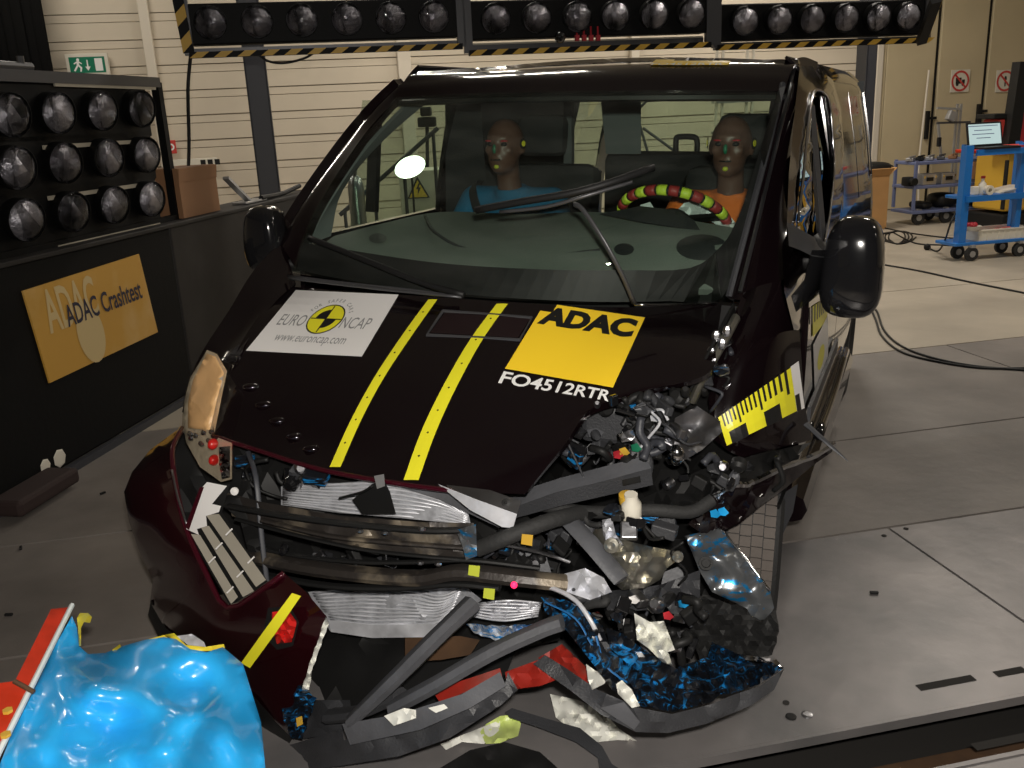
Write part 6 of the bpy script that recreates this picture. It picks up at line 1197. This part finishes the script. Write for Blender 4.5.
q = U(972, 180, y=rv + .8); x = B(); x.box((q.x + .45, rv + .85, .42), (.62, .35, .84), bev=.01); x.mk('brown_carton', K['ply'], S=RM, tag=('brown carton standing behind the rear cart', 'carton'))
# test stand
sv = rv + .75; q = U(955, 155, y=sv); t = thing('test_stand', 'grey upright metal stand with clamps behind the rear cart', 'stand', M=RM @ Matrix.Translation((q.x, sv, 0)))
z1 = U(955, 104, y=sv).z; x = B()
for dx in (-.03, .03): x.bar((q.x + dx, sv, .0), (q.x + dx, sv, z1), .025, .03, up=(1, 0, 0))
x.mk('twin_mast', K['silver'], t, S=RM)
for (p, r_, nm, m_) in (((937, 108), (960, 109), 'cross_arm', 'silver'), ((937, 123), (970, 122), 'cross_arm', 'bankgrey'), ((938, 123), (941, 156), 'drop_rod', 'silver')):
    x = B(); x.bar(U(*p, y=sv - .03), U(*r_, y=sv - .03), .03, .03, up=(0, 1, 0)); x.mk(nm, K[m_], t, S=RM)
x = B(); x.box(U(951, 116, y=sv - .05), (.12, .09, .14), Matrix.Rotation(.4, 3, 'Y'), .015); x.mk('clamp', K['silver'], t, S=RM)
x = B(); x.box(U(939, 142, y=sv - .05), (.05, .05, .13), bev=.01); x.mk('black_grip', K['black'], t, S=RM)
x = B(); x.box((q.x, sv, .03), (.5, .4, .05)); x.mk('foot', K['darkpost'], t, S=RM)
x = B(); x.tube([U(929, 70, y=WV - .12), U(919, 160, y=WV - .3), (U(917, 200, y=WV - .3).x, WV - .35, .0)], .016, 8); x.mk('leaning_pole', K['walltrim'], S=RM, tag=('pale pole leaning on the beige gate behind the rear cart', 'pole'))
# machine at the right edge
mv = fv + 1.9; t = thing('lifting_machine', 'red and yellow machine with a black mast at the right edge', 'machine', M=RM @ Matrix.Translation((U(1015, 200, y=mv).x, mv, 0)))
x = B(); ub(x, 1003, 1045, 150, 212, mv, .6, .03); x.mk('yellow_body', K['hazy'], t, S=RM)
x = B(); ub(x, 1001, 1045, 212, 232, mv - .05, .7, .02); x.mk('base', K['black'], t, S=RM)
x = B(); ub(x, 996, 1014, 118, 150, mv, .3, .03); x.mk('red_housing', K['signred'], t, S=RM)
x = B(); ub(x, 994, 1014, 113, 119, mv - .02, .34, .01); x.mk('black_cap', K['black'], t, S=RM)
x = B(); x.bar(U(1009, 150, y=mv - .05), U(1022, 62, y=mv - .05), .16, .14, up=(0, 1, 0)); x.mk('black_mast', K['black'], t, S=RM)
x = B(); ub(x, 1017, 1045, 112, 150, mv, .3, .03); x.mk('red_housing', K['redm'], t, S=RM)
x = B(); ub(x, 1003, 1010, 160, 210, mv - .08, .06, .01); x.mk('dark_post', K['black'], t, S=RM)
# carton with bag, beside the van tail
cv = U(878, 229, z=0).y; a_, b_ = U(856, 200, y=cv), U(888, 200, y=cv); zb = U(880, 176, y=cv).z
t = thing('carton', 'tall tan carton with open flaps standing right of the van tail', 'carton', M=RM @ Matrix.Translation(((a_.x + b_.x) / 2, cv + .25, 0)))
x = B(); x.box(((a_.x + b_.x) / 2, cv + .22, zb / 2), (b_.x - a_.x, .44, zb)); x.mk('carton_body', K['carton'], t, S=RM)
x = B(); x.box((b_.x + .05, cv + .22, zb + .045), (.16, .44, .008), Matrix.Rotation(-.7, 3, 'Y')); x.mk('flap', K['carton'], t, S=RM)
x = B(); x.box(((a_.x + b_.x) / 2, cv - .05, zb + .05), (b_.x - a_.x, .16, .008), Matrix.Rotation(-.7, 3, 'X')); x.mk('flap', K['carton'], t, S=RM)
x = B(); c = Vector(((a_.x + b_.x) / 2 + .1, cv + .25, zb + .09)); x.ball(c, (.28, .2, .085), 16, 10, p=.7); x.ball(c + Vector((.2, 0, .0)), (.15, .12, .05), 10, 8); x.mk('black_bag', K['black'], S=RM, smooth=True, tag=('black plastic bag stuffed into the top of the tan carton', 'bag'))
# cables on the floor
def floor_cable(pts, r, label, name='floor_cable', m='black'):
    x = B(); x.tube([Vector((p.x, p.y, r)) for p in path([G(a, b_, z=r) for a, b_ in pts], 8)], r, 6); return x.mk(name, K[m], smooth='all', tag=(label, 'cable'))
floor_cable([(880, 264), (920, 271), (970, 282), (1040, 296)], .009, 'thin black cable running straight across the beige floor')
floor_cable([(838, 300), (862, 300), (876, 310), (884, 330), (900, 345), (930, 357), (975, 366), (1040, 371)], .008, 'thick black cable curving from the van mirror to the right edge, upper strand')
floor_cable([(840, 306), (866, 304), (875, 318), (882, 336), (902, 352), (940, 362), (985, 368), (1040, 368)], .008, 'thick black cable curving from the van mirror to the right edge, lower strand')
P = [(878 + 18 + (20 - k * .4) * math.cos(k * .7), 237 + (5 + (k % 3)) * math.sin(k * .7)) for k in range(34)] + [(915, 243), (940, 245), (960, 246)]
floor_cable(P, .009, 'tangled coil of thin black cable on the floor below the carton')
floor_cable([(885, 228), (910, 233), (940, 237), (965, 239)], .009, 'thin cable running from the carton to the blue cart')
q = G(927, 250, z=0); x = B(); x.tube(path([q + Vector((0, 0, .03)), G(938, 251, z=.02), G(945, 240, z=.2), G(950, 225, z=.4), G(955, 214, z=.5)], 5), .010, 6); x.ball(q + Vector((0, 0, .035)), .04, 10, 6); x.mk('plug_cable', K['black'], smooth='all', tag=('black cable with a round plug hanging from the blue cart', 'cable'))

# shared group names for look-alikes
for o in bpy.data.objects:
    b = o.name.split('.')[0]
    if o.parent is None and b in GROUPS: o['group'] = GROUPS[b]
